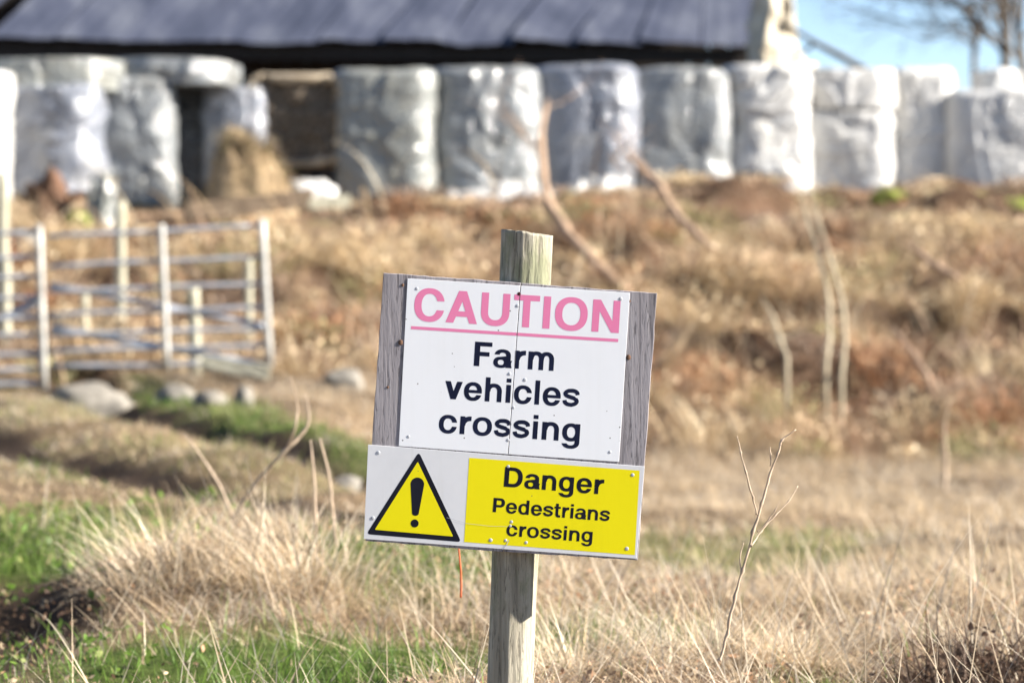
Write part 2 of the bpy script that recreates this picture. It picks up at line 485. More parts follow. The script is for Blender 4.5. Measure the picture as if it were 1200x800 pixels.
# ------------------------------------------------------------------ barn behind the bales
def build_barn():
    d0 = 39.0
    L = P(-90, 48, d0); R = P(897, 44, d0 + 0.9)
    L.z = 4.52; R.z = 4.52
    ax = (R - L); W = ax.length
    root = empty("barn", (L.x, L.y, Hs(-4, 39)), math.atan2(ax.y, ax.x))
    ez = 4.52 - root.location.z
    pitch = math.radians(33); run = 4.2
    tag(root, "long low barn with slate blue sheet roof and dark eaves behind the wrapped bales", "barn")
    # corrugated sheets, laid in a raking pattern, each with its own ragged lower edge
    n = 13; sw = W / n
    for i in range(n):
        low = -random.uniform(0, .06)
        us = np.linspace(0, sw * 1.06, 29); vs = np.linspace(low, run / math.cos(pitch), 14)
        U, V = np.meshgrid(us, vs)
        hh = 0.0025 * np.cos(U / 0.24 * 2 * math.pi) + .03 * (1 - U / (sw * 1.06)) + 0.07 * fbm(U * .8 + i * 7, V * .6, 0, 71, 3)
        V = V + .05 * noise(U * 4 + i * 3, 0, 0, 19) * sstep(1.0, 0, V)
        x = i * sw + U + .42 * V * min(1, (n - i) / 3.0) - .45 * (i == 0)
        x = np.minimum(x, W + .02 - .03 * (1 - U / sw))
        y = V * math.cos(pitch) - hh * math.sin(pitch)
        z = ez + V * math.sin(pitch) + hh * math.cos(pitch)
        me = mesh_np("roof_sheet", np.stack([x, y, z], -1).reshape(-1, 3), grid_faces(14, 29, False), smooth=True)
        link("roof_sheet", me, M['roof'], root)
    # eaves beam, back slope and boarded front set well back, coloured dark for the eaves' shade
    bm = bmesh.new(); box_bm(bm, W / 2, .25, ez - .16, W - .2, .16, .20)
    from_bm("eaves_beam", bm, M['shadewood'], root)
    nb = 40
    bm0 = bmesh.new(); box_bm(bm0, 0, 0, 0, W / nb * .94, .03, ez + .75)
    me = bpy.data.meshes.new("wall_board"); bm0.to_mesh(me); bm0.free(); me.materials.append(M['shadewood'])
    for i in range(nb):
        o = link("wall_board", me, None, root)
        o.location = ((i + .5) * W / nb, 1.5 + .008 * (i % 2), (ez + .75) / 2)
    bm = bmesh.new()
    top = ez + run * math.tan(pitch)
    v = [bm.verts.new(p) for p in ((0, run, top), (W, run, top), (W, 2 * run, ez), (0, 2 * run, ez), (0, run, top - .1), (W, run, top - .1), (W, 2 * run, ez - .1), (0, 2 * run, ez - .1))]
    for q in ((0, 1, 2, 3), (7, 6, 5, 4), (0, 4, 5, 1), (1, 5, 6, 2), (2, 6, 7, 3), (3, 7, 4, 0)):
        bm.faces.new([v[i] for i in q])
    from_bm("back_roof", bm, M['roof'], root)
    bm = bmesh.new(); box_bm(bm, W / 2, 2 * run - .4, ez / 2 - .1, W, .3, ez - .25)
    from_bm("back_wall", bm, M['wallstone'], root)
    bm = bmesh.new(); box_bm(bm, W - .16, .9 + run, ez / 2 - .05, .10, 2 * run - 1.4, ez - .1)
    from_bm("end_wall", bm, M['shadewood'], root)
    # pale rubble gable standing proud of the roof at the right-hand end
    def rubble(name, prof, th, seed, loc, rz):
        """prof: outline in local x,z ; extruded th in y with a lumpy surface"""
        bm = bmesh.new()
        f = [bm.verts.new((x, 0, z)) for x, z in prof]; k = [bm.verts.new((x, th, z)) for x, z in prof]
        bm.faces.new(f); bm.faces.new(k[::-1])
        for i in range(len(prof)):
            j = (i + 1) % len(prof)
            bm.faces.new((f[j], f[i], k[i], k[j]))
        bmesh.ops.triangulate(bm, faces=bm.faces)
        for _ in range(4):
            bmesh.ops.subdivide_edges(bm, edges=[e for e in bm.edges if e.calc_length() > .14], cuts=1)
            bmesh.ops.triangulate(bm, faces=bm.faces)
        bm.normal_update()
        co = np.array([v.co for v in bm.verts]); no = np.array([v.normal for v in bm.verts])
        dsp = .13 * fbm(co[:, 0] * 4.5, co[:, 1] * 4.5, co[:, 2] * 5.5, seed, 2)
        for v, c, nn, q in zip(bm.verts, co, no, dsp):
            v.co = Vector(c + nn * q)
        o = from_bm(name, bm, M['wallstone'], root, True)
        o.location = loc; o.rotation_euler = (0, 0, rz)
        return o
    def outline(pxs, d):
        return [((P(a_, 80, d).x - P(886, 80, d).x) * 1.35, P(600, b_, d).z - root.location.z) for a_, b_ in pxs]
    g0 = P(886, 80, 38.6); dx = Vector((g0.x, g0.y, 0)) - Vector((L.x, L.y, 0))
    c_, s_ = math.cos(-root.rotation_euler.z), math.sin(-root.rotation_euler.z)
    lx, ly = dx.x * c_ - dx.y * s_, dx.x * s_ + dx.y * c_
    rubble("gable_wall", outline([(884, 262), (968, 262), (962, 110), (952, 84), (936, 66), (920, 50), (912, 36), (913, 14), (909, -40), (900, -60), (892, 10), (884, 46)], 38.2), .35, 5, (lx + .10, ly - .3, 0), math.radians(40))
build_barn()

# ------------------------------------------------------------------ lettering outlines (thousandths of cap height)
GLYPHS = {"C":[60,50,930,[[0,500,2,437,8,380,18,327,32,277,50,230,74,183,101,143,133,105,167,73,207,44,247,21,290,3,337,-11,387,-20,497,-25,580,-16,653,4,720,36,780,79,833,136,875,200,907,273,928,353,700,355,680,297,657,253,629,217,595,187,557,165,517,154,463,150,417,155,373,170,336,193,302,227,273,270,251,320,236,377,227,437,225,507,228,573,238,633,254,687,277,737,307,779,340,810,380,833,423,846,473,850,520,846,563,832,600,810,633,779,661,740,683,695,703,635,930,637,908,723,873,803,826,873,767,932,700,975,623,1006,540,1022,443,1025,393,1021,347,1013,303,1002,260,985,220,964,183,940,148,910,117,877,89,840,65,800,44,757,28,710,6,610]]],"A":[10,10,980,[[1,0,243,0,320,200,647,200,660,200,663,197,737,0,980,0,767,583,613,1000,367,1000],[379,367,490,671,520,589,601,367]]],"U":[90,90,880,[[0,993,0,380,7,310,22,243,42,193,67,150,97,110,133,74,174,43,220,18,267,-1,320,-15,393,-24,480,-24,550,-16,613,-1,673,24,727,58,773,99,811,147,835,187,854,233,868,283,877,337,880,400,880,820,880,997,877,1000,663,1000,660,997,660,393,656,347,646,303,631,267,609,233,583,207,550,184,515,170,477,162,427,160,387,165,357,173,330,184,306,200,283,220,264,243,248,270,235,300,226,333,220,400,220,997,217,1000,3,1000]]],"T":[30,30,800,[[0,993,0,827,290,823,291,0,510,0,510,293,510,823,800,827,800,997,797,1000,3,1000]]],"I":[90,90,220,[[0,993,0,0,220,0,220,3,220,997,217,1000,3,1000]]],"O":[55,55,1010,[[0,500,2,440,8,383,17,333,32,283,51,237,74,193,101,153,133,115,167,83,207,54,247,30,293,9,340,-6,391,-17,443,-23,503,-25,563,-23,617,-17,667,-7,713,8,757,27,800,51,840,81,875,113,907,150,934,190,959,237,978,283,993,333,1002,383,1008,440,1010,500,1008,560,1002,617,993,667,978,717,959,763,936,807,909,847,877,885,843,917,803,946,763,970,717,991,670,1006,619,1017,567,1023,507,1025,447,1023,393,1017,343,1007,297,992,253,973,210,949,170,919,135,887,103,850,76,810,51,763,32,717,17,667,8,617,2,560],[225,500,229,577,242,643,265,703,299,757,340,798,387,827,440,844,503,850,567,845,620,828,670,798,710,758,743,707,767,647,781,577,785,500,781,423,768,357,745,297,711,243,670,202,623,173,570,156,507,150,443,155,390,172,340,202,300,242,267,293,243,353,229,423]]],"N":[90,90,845,[[0,993,0,0,213,0,215,3,217,642,603,3,607,0,843,0,845,3,843,1000,633,1000,630,997,630,357,240,1000,3,1000]]],"F":[100,40,690,[[0,993,0,0,220,0,220,417,223,420,600,420,600,473,600,593,597,595,220,597,220,823,687,825,690,827,690,997,687,1000,3,1000]]],"D":[100,60,870,[[0,993,0,0,417,0,510,9,577,25,640,52,694,87,743,130,772,163,797,200,819,240,837,283,861,377,870,480,865,593,846,690,829,737,808,780,784,820,757,855,707,904,648,943,583,972,513,991,463,998,407,1000,400,997,397,1000,3,1000],[220,180,220,823,400,827,457,820,490,810,523,794,551,773,577,747,607,703,628,653,643,593,649,530,649,453,640,390,622,330,597,280,570,245,540,218,507,197,470,183,400,173,223,175]]],"P":[100,40,770,[[0,993,0,0,220,0,220,353,417,355,473,356,520,361,563,371,603,386,640,407,673,432,703,463,727,497,747,538,761,583,768,633,770,690,766,740,757,787,741,830,720,869,683,914,637,951,583,977,520,994,450,1000,440,997,437,1000,3,1000],[220,530,220,827,223,830,457,829,490,818,518,793,533,768,544,737,549,703,550,660,546,627,537,597,524,570,507,549,477,531,440,523,223,525]]],"e":[50,45,720,[[0,370,3,307,12,250,27,197,50,147,79,103,113,66,153,34,197,11,270,-12,357,-20,443,-13,483,-4,520,9,583,46,636,97,677,160,704,233,510,235,477,183,440,151,417,139,393,133,340,131,313,136,290,145,250,175,219,220,199,280,194,307,197,310,717,310,720,383,715,453,703,513,682,570,653,620,617,665,573,701,523,729,480,745,430,756,377,760,317,759,270,752,227,741,184,723,147,701,113,674,83,643,58,607,37,567,20,523,9,477,2,427],[195,437,207,490,230,539,260,574,297,598,343,609,400,606,440,589,477,557,495,530,509,500,522,457,525,437,523,435]]],"c":[50,40,710,[[0,370,5,287,21,213,50,147,90,90,140,44,197,11,263,-11,337,-20,413,-18,477,-6,537,17,590,51,636,97,672,150,699,213,715,283,523,285,511,243,495,210,477,183,453,160,427,143,400,134,367,130,330,132,300,141,271,157,247,179,227,207,211,240,199,277,193,317,190,363,192,413,198,457,209,497,225,530,246,560,270,583,297,598,327,607,363,610,397,607,427,597,453,580,477,557,495,530,511,497,523,455,715,457,701,520,677,580,647,630,607,674,560,710,507,736,447,753,383,760,297,757,223,740,157,708,102,663,57,605,25,537,6,460]]],"o":[50,50,760,[[0,370,6,283,24,210,57,140,101,83,157,38,223,5,297,-14,380,-20,463,-14,537,5,603,38,659,83,703,140,736,210,754,283,760,370,754,457,736,530,703,600,659,657,603,702,537,735,463,754,380,760,297,754,223,735,157,702,101,657,57,600,24,530,6,457],[190,370,193,423,202,470,218,510,240,546,267,573,300,594,337,606,380,610,423,606,460,594,493,573,520,546,542,510,558,470,567,423,570,370,567,317,558,270,542,230,520,194,493,167,460,146,423,134,380,130,337,134,300,146,267,167,240,194,218,230,202,270,193,317]]],"d":[50,85,700,[[0,370,2,310,10,257,24,207,43,160,69,117,99,80,133,50,175,23,243,-3,323,-14,377,-14,423,-10,467,0,507,14,510,13,511,0,700,0,700,627,700,997,697,1000,513,1000,510,997,510,727,457,743,413,751,363,755,307,753,263,748,220,736,180,719,143,697,110,670,82,640,56,603,35,563,19,520,8,473,2,423],[190,370,192,420,200,467,213,507,233,543,257,571,283,590,313,601,350,605,387,601,417,590,443,571,467,543,487,507,500,467,508,420,510,370,508,320,500,273,487,233,467,197,443,169,417,150,387,139,350,135,313,139,283,150,257,169,233,197,213,233,200,273,192,320]]],"g":[50,85,700,[[0,380,2,327,8,280,18,237,34,193,56,153,80,119,110,87,143,61,180,40,220,24,263,12,307,7,363,5,413,9,457,17,510,33,509,-37,499,-77,488,-97,473,-114,433,-140,380,-154,313,-153,277,-144,247,-130,223,-111,203,-85,10,-85,6,-87,16,-120,43,-170,75,-207,113,-237,160,-262,210,-279,270,-291,333,-295,407,-293,470,-284,513,-272,551,-257,587,-237,618,-213,644,-187,666,-157,682,-123,694,-87,700,-23,700,737,697,740,513,740,510,737,510,727,507,726,467,741,423,750,380,754,327,755,247,744,177,719,137,694,100,663,70,628,44,587,25,543,11,493,3,440],[190,380,192,430,200,473,214,513,233,547,257,572,283,590,313,601,350,605,387,601,417,590,443,572,467,547,486,513,500,473,508,430,510,380,508,330,500,287,486,247,467,213,443,188,417,170,387,159,350,155,313,159,283,170,257,188,233,213,214,247,200,287,192,330]]],"n":[85,80,670,[[0,733,0,0,190,0,190,417,210,420,214,470,224,510,242,543,267,570,287,583,307,590,353,595,394,587,430,564,454,533,472,490,479,443,480,373,481,0,670,0,670,430,664,503,649,560,624,613,590,660,550,696,513,719,473,736,430,748,383,754,327,755,280,751,233,741,193,727,187,740,3,740]]],"h":[85,80,670,[[0,993,0,0,190,0,190,417,210,420,214,470,224,510,242,543,267,570,287,583,307,590,353,595,394,587,430,564,454,533,472,490,479,443,480,373,481,0,670,0,670,427,667,477,660,523,646,567,628,607,604,643,569,680,527,711,480,734,430,748,370,755,300,753,243,744,193,727,190,730,190,997,187,1000,3,1000]]],"m":[85,80,1025,[[0,733,0,0,190,0,190,417,210,420,212,460,218,497,229,530,243,556,259,573,277,586,297,593,317,595,353,588,383,567,406,530,420,483,425,427,425,3,427,0,613,0,615,413,620,420,622,460,628,497,640,533,660,564,683,584,710,594,743,594,773,583,797,562,817,529,829,487,835,440,837,0,1023,0,1025,3,1025,430,1020,500,1007,557,986,607,959,650,923,689,887,716,843,737,800,749,750,755,680,753,623,741,570,717,523,681,483,712,447,731,407,745,360,753,270,753,230,745,193,733,190,733,187,740,3,740]]],"r":[85,15,440,[[0,360,0,0,190,0,190,357,193,360,210,360,212,397,218,427,230,457,246,483,282,520,327,545,377,560,440,567,440,753,380,753,310,743,250,727,193,703,190,703,190,737,187,740,3,740,0,737]]],"v":[15,15,705,[[1,737,247,0,460,0,620,483,703,740,480,740,353,341,223,740,3,740]]],"i":[85,85,190,[[0,733,0,0,190,0,190,3,190,737,187,740,3,740],[0,993,0,837,187,835,190,840,190,997,187,1000,3,1000]]],"l":[85,85,190,[[0,993,0,0,190,0,190,3,190,997,187,1000,3,1000]]],"t":[20,35,420,[[0,733,0,600,87,600,90,597,90,143,96,137,115,87,133,58,157,33,187,13,220,-1,263,-10,420,-10,420,153,297,155,295,197,293,200,281,200,280,203,280,597,283,600,420,600,420,737,417,740,280,740,280,947,277,950,93,950,90,947,90,740,3,740]]],"s":[30,35,675,[[5,240,17,170,28,143,43,120,69,90,97,65,127,45,160,28,230,11,360,-3,393,3,507,39,553,63,587,89,620,128,644,170,655,207,658,247,649,287,630,324,592,370,557,377,530,390,507,408,483,438,360,469,247,503,207,517,189,530,220,557,253,572,310,580,397,584,447,576,473,563,501,543,508,537,512,490,517,479,675,513,666,583,656,610,642,633,618,660,587,686,550,709,517,725,453,744,377,749,257,740,217,733,180,721,137,699,90,664,57,630,33,593,22,557,21,517,30,480,49,443,70,416,97,392,113,381,137,372,163,357,313,311,437,279,470,258,491,233,477,212,460,199,423,184,353,163,250,175,210,187,190,202,174,220,167,270,163,277,9,243]]],"a":[35,30,720,[[0,217,2,177,10,143,24,110,43,80,67,55,97,32,132,13,170,-1,250,-15,350,-15,427,-2,493,26,497,0,740,0,740,43,726,70,717,97,710,160,715,217,725,247,740,277,740,297,737,300,687,300,685,303,684,513,679,553,668,590,653,621,634,650,610,675,583,696,520,730,443,749,370,755,287,751,221,737,164,713,116,680,77,637,50,587,37,533,40,530,217,530,220,527,220,490,223,490,228,523,237,549,250,570,270,589,293,603,320,611,350,615,387,614,433,600,453,587,470,570,483,550,490,530,495,503,494,480,300,450,297,447,207,439,157,426,113,407,63,372,27,327,7,277],[180,213,187,257,197,276,210,292,227,305,247,314,297,322,347,316,370,307,387,295,401,280,412,260,420,217,413,173,403,154,390,138,373,125,353,116,303,108,253,114,230,123,213,135,199,150,188,170]]]}

# ------------------------------------------------------------------ the sign
SPX = FPX / 5.75
def build_sign():
    base = P(592, 880, 5.75)
    root = empty("warning_sign", (base.x, base.y, Hs(base.x, base.y) - .02), math.radians(-1))
    zoff = base.z - root.location.z
    tag(root, "tilted farm crossing sign of two panels on a grey board nailed to a round post", "sign")
    def S(px, py, y=0.0):
        return Vector(((px - 592) / SPX, y, (880 - py) / SPX + zoff))
    # round post, leaning, with drying cracks and a rough sawn top
    rows, sides = 230, 72
    zt = np.linspace(0, 1, rows)
    top = S(617.5, 270); bot = Vector((-.005, 0, -.25))
    a = np.arange(sides) * 2 * math.pi / sides
    T_, A_ = np.meshgrid(zt, a, indexing='ij')
    r = .0452 + (.0512 - .0452) * T_
    hgt = T_ * (top.z - bot.z)
    ca, sa = np.cos(A_), np.sin(A_)
    r = r + .0028 * fbm(ca * 1.3, sa * 1.3, hgt * 1.6, 3, 2)
    grain = noise(ca * 9, sa * 9, hgt * 6, 13); fine = noise(ca * 20, sa * 20, hgt * 4.5, 17)
    crack = np.clip(-(grain + .45 * noise(ca * 22, sa * 22, hgt * 7.0, 5) + .35), 0, 1)
    r = r + .0010 * fine + .0008 * grain - .004 * crack * sstep(1.0, .9, T_)
    zz = bot.z + hgt
    slant = sstep(.93, 1, T_) * (-.007 * ca + .002 * noise(ca * 4, sa * 4, 0, 4))
    x = bot.x + (top.x - bot.x) * T_ + r * ca; y = r * sa
    v = np.stack([x, y, zz + slant], -1).reshape(-1, 3)
    capr = [.8, .5, .2]
    caps = []
    for q in capr:
        rr = r[-1] * q
        caps.append(np.stack([top.x + rr * np.cos(a), rr * np.sin(a), np.full(sides, top.z) - .007 * q * np.cos(a) + .002 * noise(np.cos(a) * 5 * q, np.sin(a) * 5 * q, q, 8)], -1))
    v = np.vstack([v] + caps + [np.array([[top.x, 0, top.z]] * sides)])
    post = link("post", mesh_np("post", v, grid_faces(rows + len(capr) + 1, sides, True), smooth=True), M['post'], root)
    post["label"] = "round weathered post leaning to the right"

    def slab(name, corners, y0, y1, mat, parent, bev=.0012, rough=0.0, seed=0):
        """a flat board between two depths; corners in photograph pixels, clockwise from top left"""
        bm = bmesh.new()
        pts = [S(*c) for c in corners]
        if rough:
            pp = []
            for i in range(len(pts)):
                p, q = pts[i], pts[(i + 1) % len(pts)]
                n = 24
                for k in range(n):
                    w = p.lerp(q, k / n)
                    e = (q - p).normalized(); nr = Vector((-e.z, 0, e.x))
                    if k: w = w + nr * rough * float(noise(k * .7 + 31 * i, seed, 0, seed))
                    pp.append(w)
            pts = pp
        f = [bm.verts.new((p.x, y0, p.z)) for p in pts]; b = [bm.verts.new((p.x, y1, p.z)) for p in pts]
        bm.faces.new(f); bm.faces.new(b[::-1])
        for i in range(len(pts)):
            j = (i + 1) % len(pts)
            bm.faces.new((f[j], f[i], b[i], b[j]))
        if bev:
            bm.normal_update()
            bmesh.ops.bevel(bm, geom=[e for e in bm.edges if all(abs(v.co.y - y0) < 1e-6 for v in e.verts)], offset=bev, segments=2, profile=.5, affect='EDGES')
        return from_bm(name, bm, mat, parent)
    # backing: two boards meeting on the post
    slab("backing_board", [(452, 317), (611.2, 328.6), (590.6, 640), (430.5, 627.5)], -.0735, -.0515, M['board'], root, .0012, .0009, 3)
    slab("backing_board", [(612.2, 328.8), (768.5, 340.5), (746.5, 649.5), (591.6, 640)], -.0735, -.0515, M['board'], root, .0012, .0009, 7)
    yp = -.0744; yt = -.07452
    # upper panel: split down its length by a straight crack
    sx0, sx1 = (610.8, 331.8), (596.3, 526.6)
    bm_parts = []
    up = slab("upper_panel", [(480, 323.5), (sx0[0] - .55, sx0[1]), (sx1[0] - .55, sx1[1]), (469.5, 517.3)], yp, -.07352, M['white'], root, .0003)
    up2 = slab("upper_panel", [(sx0[0] + .55, sx0[1] + .1), (737, 340), (724.6, 535.4), (sx1[0] + .55, sx1[1] + .1)], yp, -.07352, M['white'], root, .0003)
    up["label"] = up2["label"] = "half of the white upper panel, split by a crack"
    low = slab("lower_panel", [(434, 515.8), (754.3, 540.8), (745, 647.6), (428.8, 625.2)], yp - .0006, -.07352, M['white_low'], root, .0003)
    low["label"] = "white lower panel with warning triangle and yellow field"
    ylow = yp - .0006
    sA = S(*sx0); sB = S(*sx1); sdirv = (sB - sA).normalized(); snorm = Vector((sdirv.z, 0, -sdirv.x))
    if snorm.x < 0: snorm.negate()

    def flat(name, loops, y, mat, parent, split=False):
        """print: filled outlines (lists of pixel points) as a thin sheet on the panel"""
        bm = bmesh.new()
        for group in loops:
            ls = [[S(*p) for p in lp] for lp in group]
            tri = tessellate_polygon([[Vector((p.x, p.z, 0)) for p in lp] for lp in ls])
            fl = [p for lp in ls for p in lp]
            vs = [bm.verts.new((p.x, y, p.z)) for p in fl]
            for t in tri:
                try: bm.faces.new([vs[i] for i in t])
                except ValueError: pass
        if split:
            src = bm.copy(); gap = .55 / SPX
            bmesh.ops.bisect_plane(bm, geom=bm.verts[:] + bm.edges[:] + bm.faces[:], plane_co=sA - snorm * gap, plane_no=snorm, clear_outer=True)
            bmesh.ops.bisect_plane(src, geom=src.verts[:] + src.edges[:] + src.faces[:], plane_co=sA + snorm * gap, plane_no=snorm, clear_inner=True)
            tmp = bpy.data.meshes.new("tmp"); src.to_mesh(tmp); src.free(); bm.from_mesh(tmp); bpy.data.meshes.remove(tmp)
        for f in bm.faces:
            f.normal_update()
            if f.normal.y > 0: f.normal_flip()
        me = bpy.data.meshes.new(name); bm.to_mesh(me); bm.free()
        return link(name, me, mat, parent)

    def text_line(txt, left, right, cap, y, mat, parent, split):
        """set txt between two baseline pixels"""
        adv = 0; items = []
        for n, ch in enumerate(txt):
            l, r, w, lps = GLYPHS[ch]
            adv += l if n else 0
            items.append((adv, lps)); adv += w
            if n < len(txt) - 1: adv += r
        dx, dy = right[0] - left[0], right[1] - left[1]
        Lg = math.hypot(dx, dy); ux, uy = dx / Lg, dy / Lg; k = Lg / adv
        groups = []
        for ox, lps in items:
            g = []
            for lp in lps:
                pts = []
                for q in range(0, len(lp), 2):
                    s_ = (ox + lp[q]) * k; h_ = lp[q + 1] / 1000 * cap
                    pts.append((left[0] + ux * s_ + uy * h_, left[1] + uy * s_ - ux * h_))
                g.append(pts)
            groups.append(g)
        return flat("lettering", groups, y, mat, parent, split)
    t = text_line("CAUTION", (486.6, 371.6), (724.2, 386.5), 37.2, yt, M['pink'], up, True); t["label"] = "CAUTION in faded pink capitals"
    flat("underline", [[[(484, 378.4), (723.8, 393.2), (723.5, 396.8), (483.8, 382)]]], yt, M['pink'], up, True)
    t = text_line("Farm", (556.4, 424.4), (648.8, 430.2), 28.2, yt, M['navy'], up, True); t["label"] = "Farm in navy letters"
    t = text_line("vehicles", (522.4, 462.4), (678.2, 472.2), 28.0, yt, M['navy'], up, True); t["label"] = "vehicles in navy letters"
    t = text_line("crossing", (515.4, 501.6), (678.8, 512.6), 28.0, yt, M['navy'], up, True); t["label"] = "crossing in navy letters"
    # lower panel print
    y1 = ylow - .00015; y2 = y1 - .00015
    flat("yellow_field", [[[(551.2, 530.8), (748.6, 545.4), (743.2, 643.4), (545.2, 628.6)]]], y1, M['yellow'], low)
    def rounded(pts, rad, n=6):
        out = []
        m = len(pts)
        for i in range(m):
            p0, p1, p2 = (np.array(pts[(i + q) % m], float) for q in (-1, 0, 1))
            a_ = p1 + (p0 - p1) / np.linalg.norm(p0 - p1) * rad; b_ = p1 + (p2 - p1) / np.linalg.norm(p2 - p1) * rad
            for u in np.linspace(0, 1, n):
                out.append(tuple((1 - u) ** 2 * a_ + 2 * u * (1 - u) * p1 + u * u * b_))
        return out
    flat("triangle_border", [[rounded([(492.8, 524.0), (542.0, 628.6), (431.8, 619.6)], 5)]], y1, M['black'], low)
    flat("triangle_field", [[rounded([(491.6, 535.4), (532.6, 622.2), (441.6, 614.4)], 1.5)]], y2, M['yellow'], low)
    ax_ = np.array([488.6, 598.0]) - np.array([491.1, 561.0]); ax_ /= np.linalg.norm(ax_); nx_ = np.array([-ax_[1], ax_[0]])
    ctr = np.array([491.1, 561.6]); bt = np.array([488.75, 595.4])
    mark = [tuple(ctr + 7.9 * (math.cos(q) * nx_ - math.sin(q) * ax_)) for q in np.linspace(0, math.pi, 14)] + [tuple(bt + 3.9 * (-math.cos(q) * nx_ + .7 * math.sin(q) * ax_)) for q in np.linspace(0, math.pi, 9)]
    dot = [(487.9 + 4.7 * math.cos(q), 607.0 + 4.7 * math.sin(q)) for q in np.linspace(0, 2 * math.pi, 20, endpoint=False)]
    flat("exclamation_mark", [[mark], [dot]], y2 - .00015, M['black'], low)
    t = text_line("Danger", (591.2, 564.2), (706.6, 573.2), 23.0, y2, M['black'], low, False); t["label"] = "Danger in black letters"
    t = text_line("Pedestrians", (578.4, 593.6), (713.8, 604.4), 16.6, y2, M['black'], low, False); t["label"] = "Pedestrians in black letters"
    t = text_line("crossing", (594, 621.0), (693.6, 628.8), 16.6, y2, M['black'], low, False); t["label"] = "crossing in small black letters"
    # hairline cracks in the lower panel
    flat("crack", [[[(525, 600.0), (548, 606.8), (575, 609.8), (596, 610.3), (596, 610.6), (575, 610.15), (548, 607.15), (525, 600.3)]],
                   [[(597.6, 626.4), (595.4, 631), (590.2, 637.2), (589.4, 637.0), (594.6, 630.7), (596.7, 626.2)]]], y2 - .0003, M['screw'], low)
    # small print at the foot of the yellow field (unreadable marks)
    # screw heads
    sm = bmesh.new(); bmesh.ops.create_uvsphere(sm, u_segments=14, v_segments=8, radius=.0036)
    bmesh.ops.scale(sm, vec=(1, .16, 1), verts=sm.verts)
    sme = bpy.data.meshes.new("screw"); sm.to_mesh(sme); sm.free(); sme.polygons.foreach_set("use_smooth", np.ones(len(sme.polygons), bool)); sme.materials.append(M['screw'])
    def screws(lst, parent, y):
        for px, py in lst:
            o = link("screw", sme, None, parent); o.location = S(px, py, y); o.scale = (random.uniform(.85, 1.1),) * 3
    z1 = lambda a, b: (420 + a / 3.3333, 250 + b / 3.3333)
    z2 = lambda a, b: (420 + a / 3.3333, 480 + b / 3.3333)
    screws([z1(235, 284), z1(592, 612), z1(623, 350), z1(608, 742), z2(202, 88), z2(587, 101)], up, yp)
    screws([z1(1021, 323), z1(652, 635), z2(980, 147)], up2, yp)
    screws([z2(86, 150), z2(588, 203), z2(1068, 235), z2(600, 417), z2(596, 433), z2(520, 488), z2(578, 489), z2(657, 497), z2(1046, 520), z2(64, 403)], low, y1)
    o = link("rusty_bolt", sme.copy(), None, up); o.data.materials[0] = M['rust']; o.location = S(*z1(630, 304), yp); o.scale = (1.05, 1, 1.05)
    # knots in the backing board: small dark sunken plugs with a raised rim
    km = bmesh.new(); bmesh.ops.create_uvsphere(km, u_segments=12, v_segments=6, radius=.0048); bmesh.ops.scale(km, vec=(1, .25, 1.15), verts=km.verts)
    kme = bpy.data.meshes.new("knot"); km.to_mesh(kme); km.free(); kme.materials.append(M['rot'])
    bb = [c for c in root.children if c.name.startswith("backing_board")]
    for (a_, b_), q, s_ in ((z1(173, 491), 0, 1.0), (z1(181, 270), 0, .6), (z1(123, 664), 0, .5), (z1(1052, 548), 1, 1.0), (z1(1056, 332), 1, .5)):
        o = link("knot", kme, None, bb[q]); o.location = S(a_, b_, -.0738); o.scale = (s_, s_, s_)
build_sign()

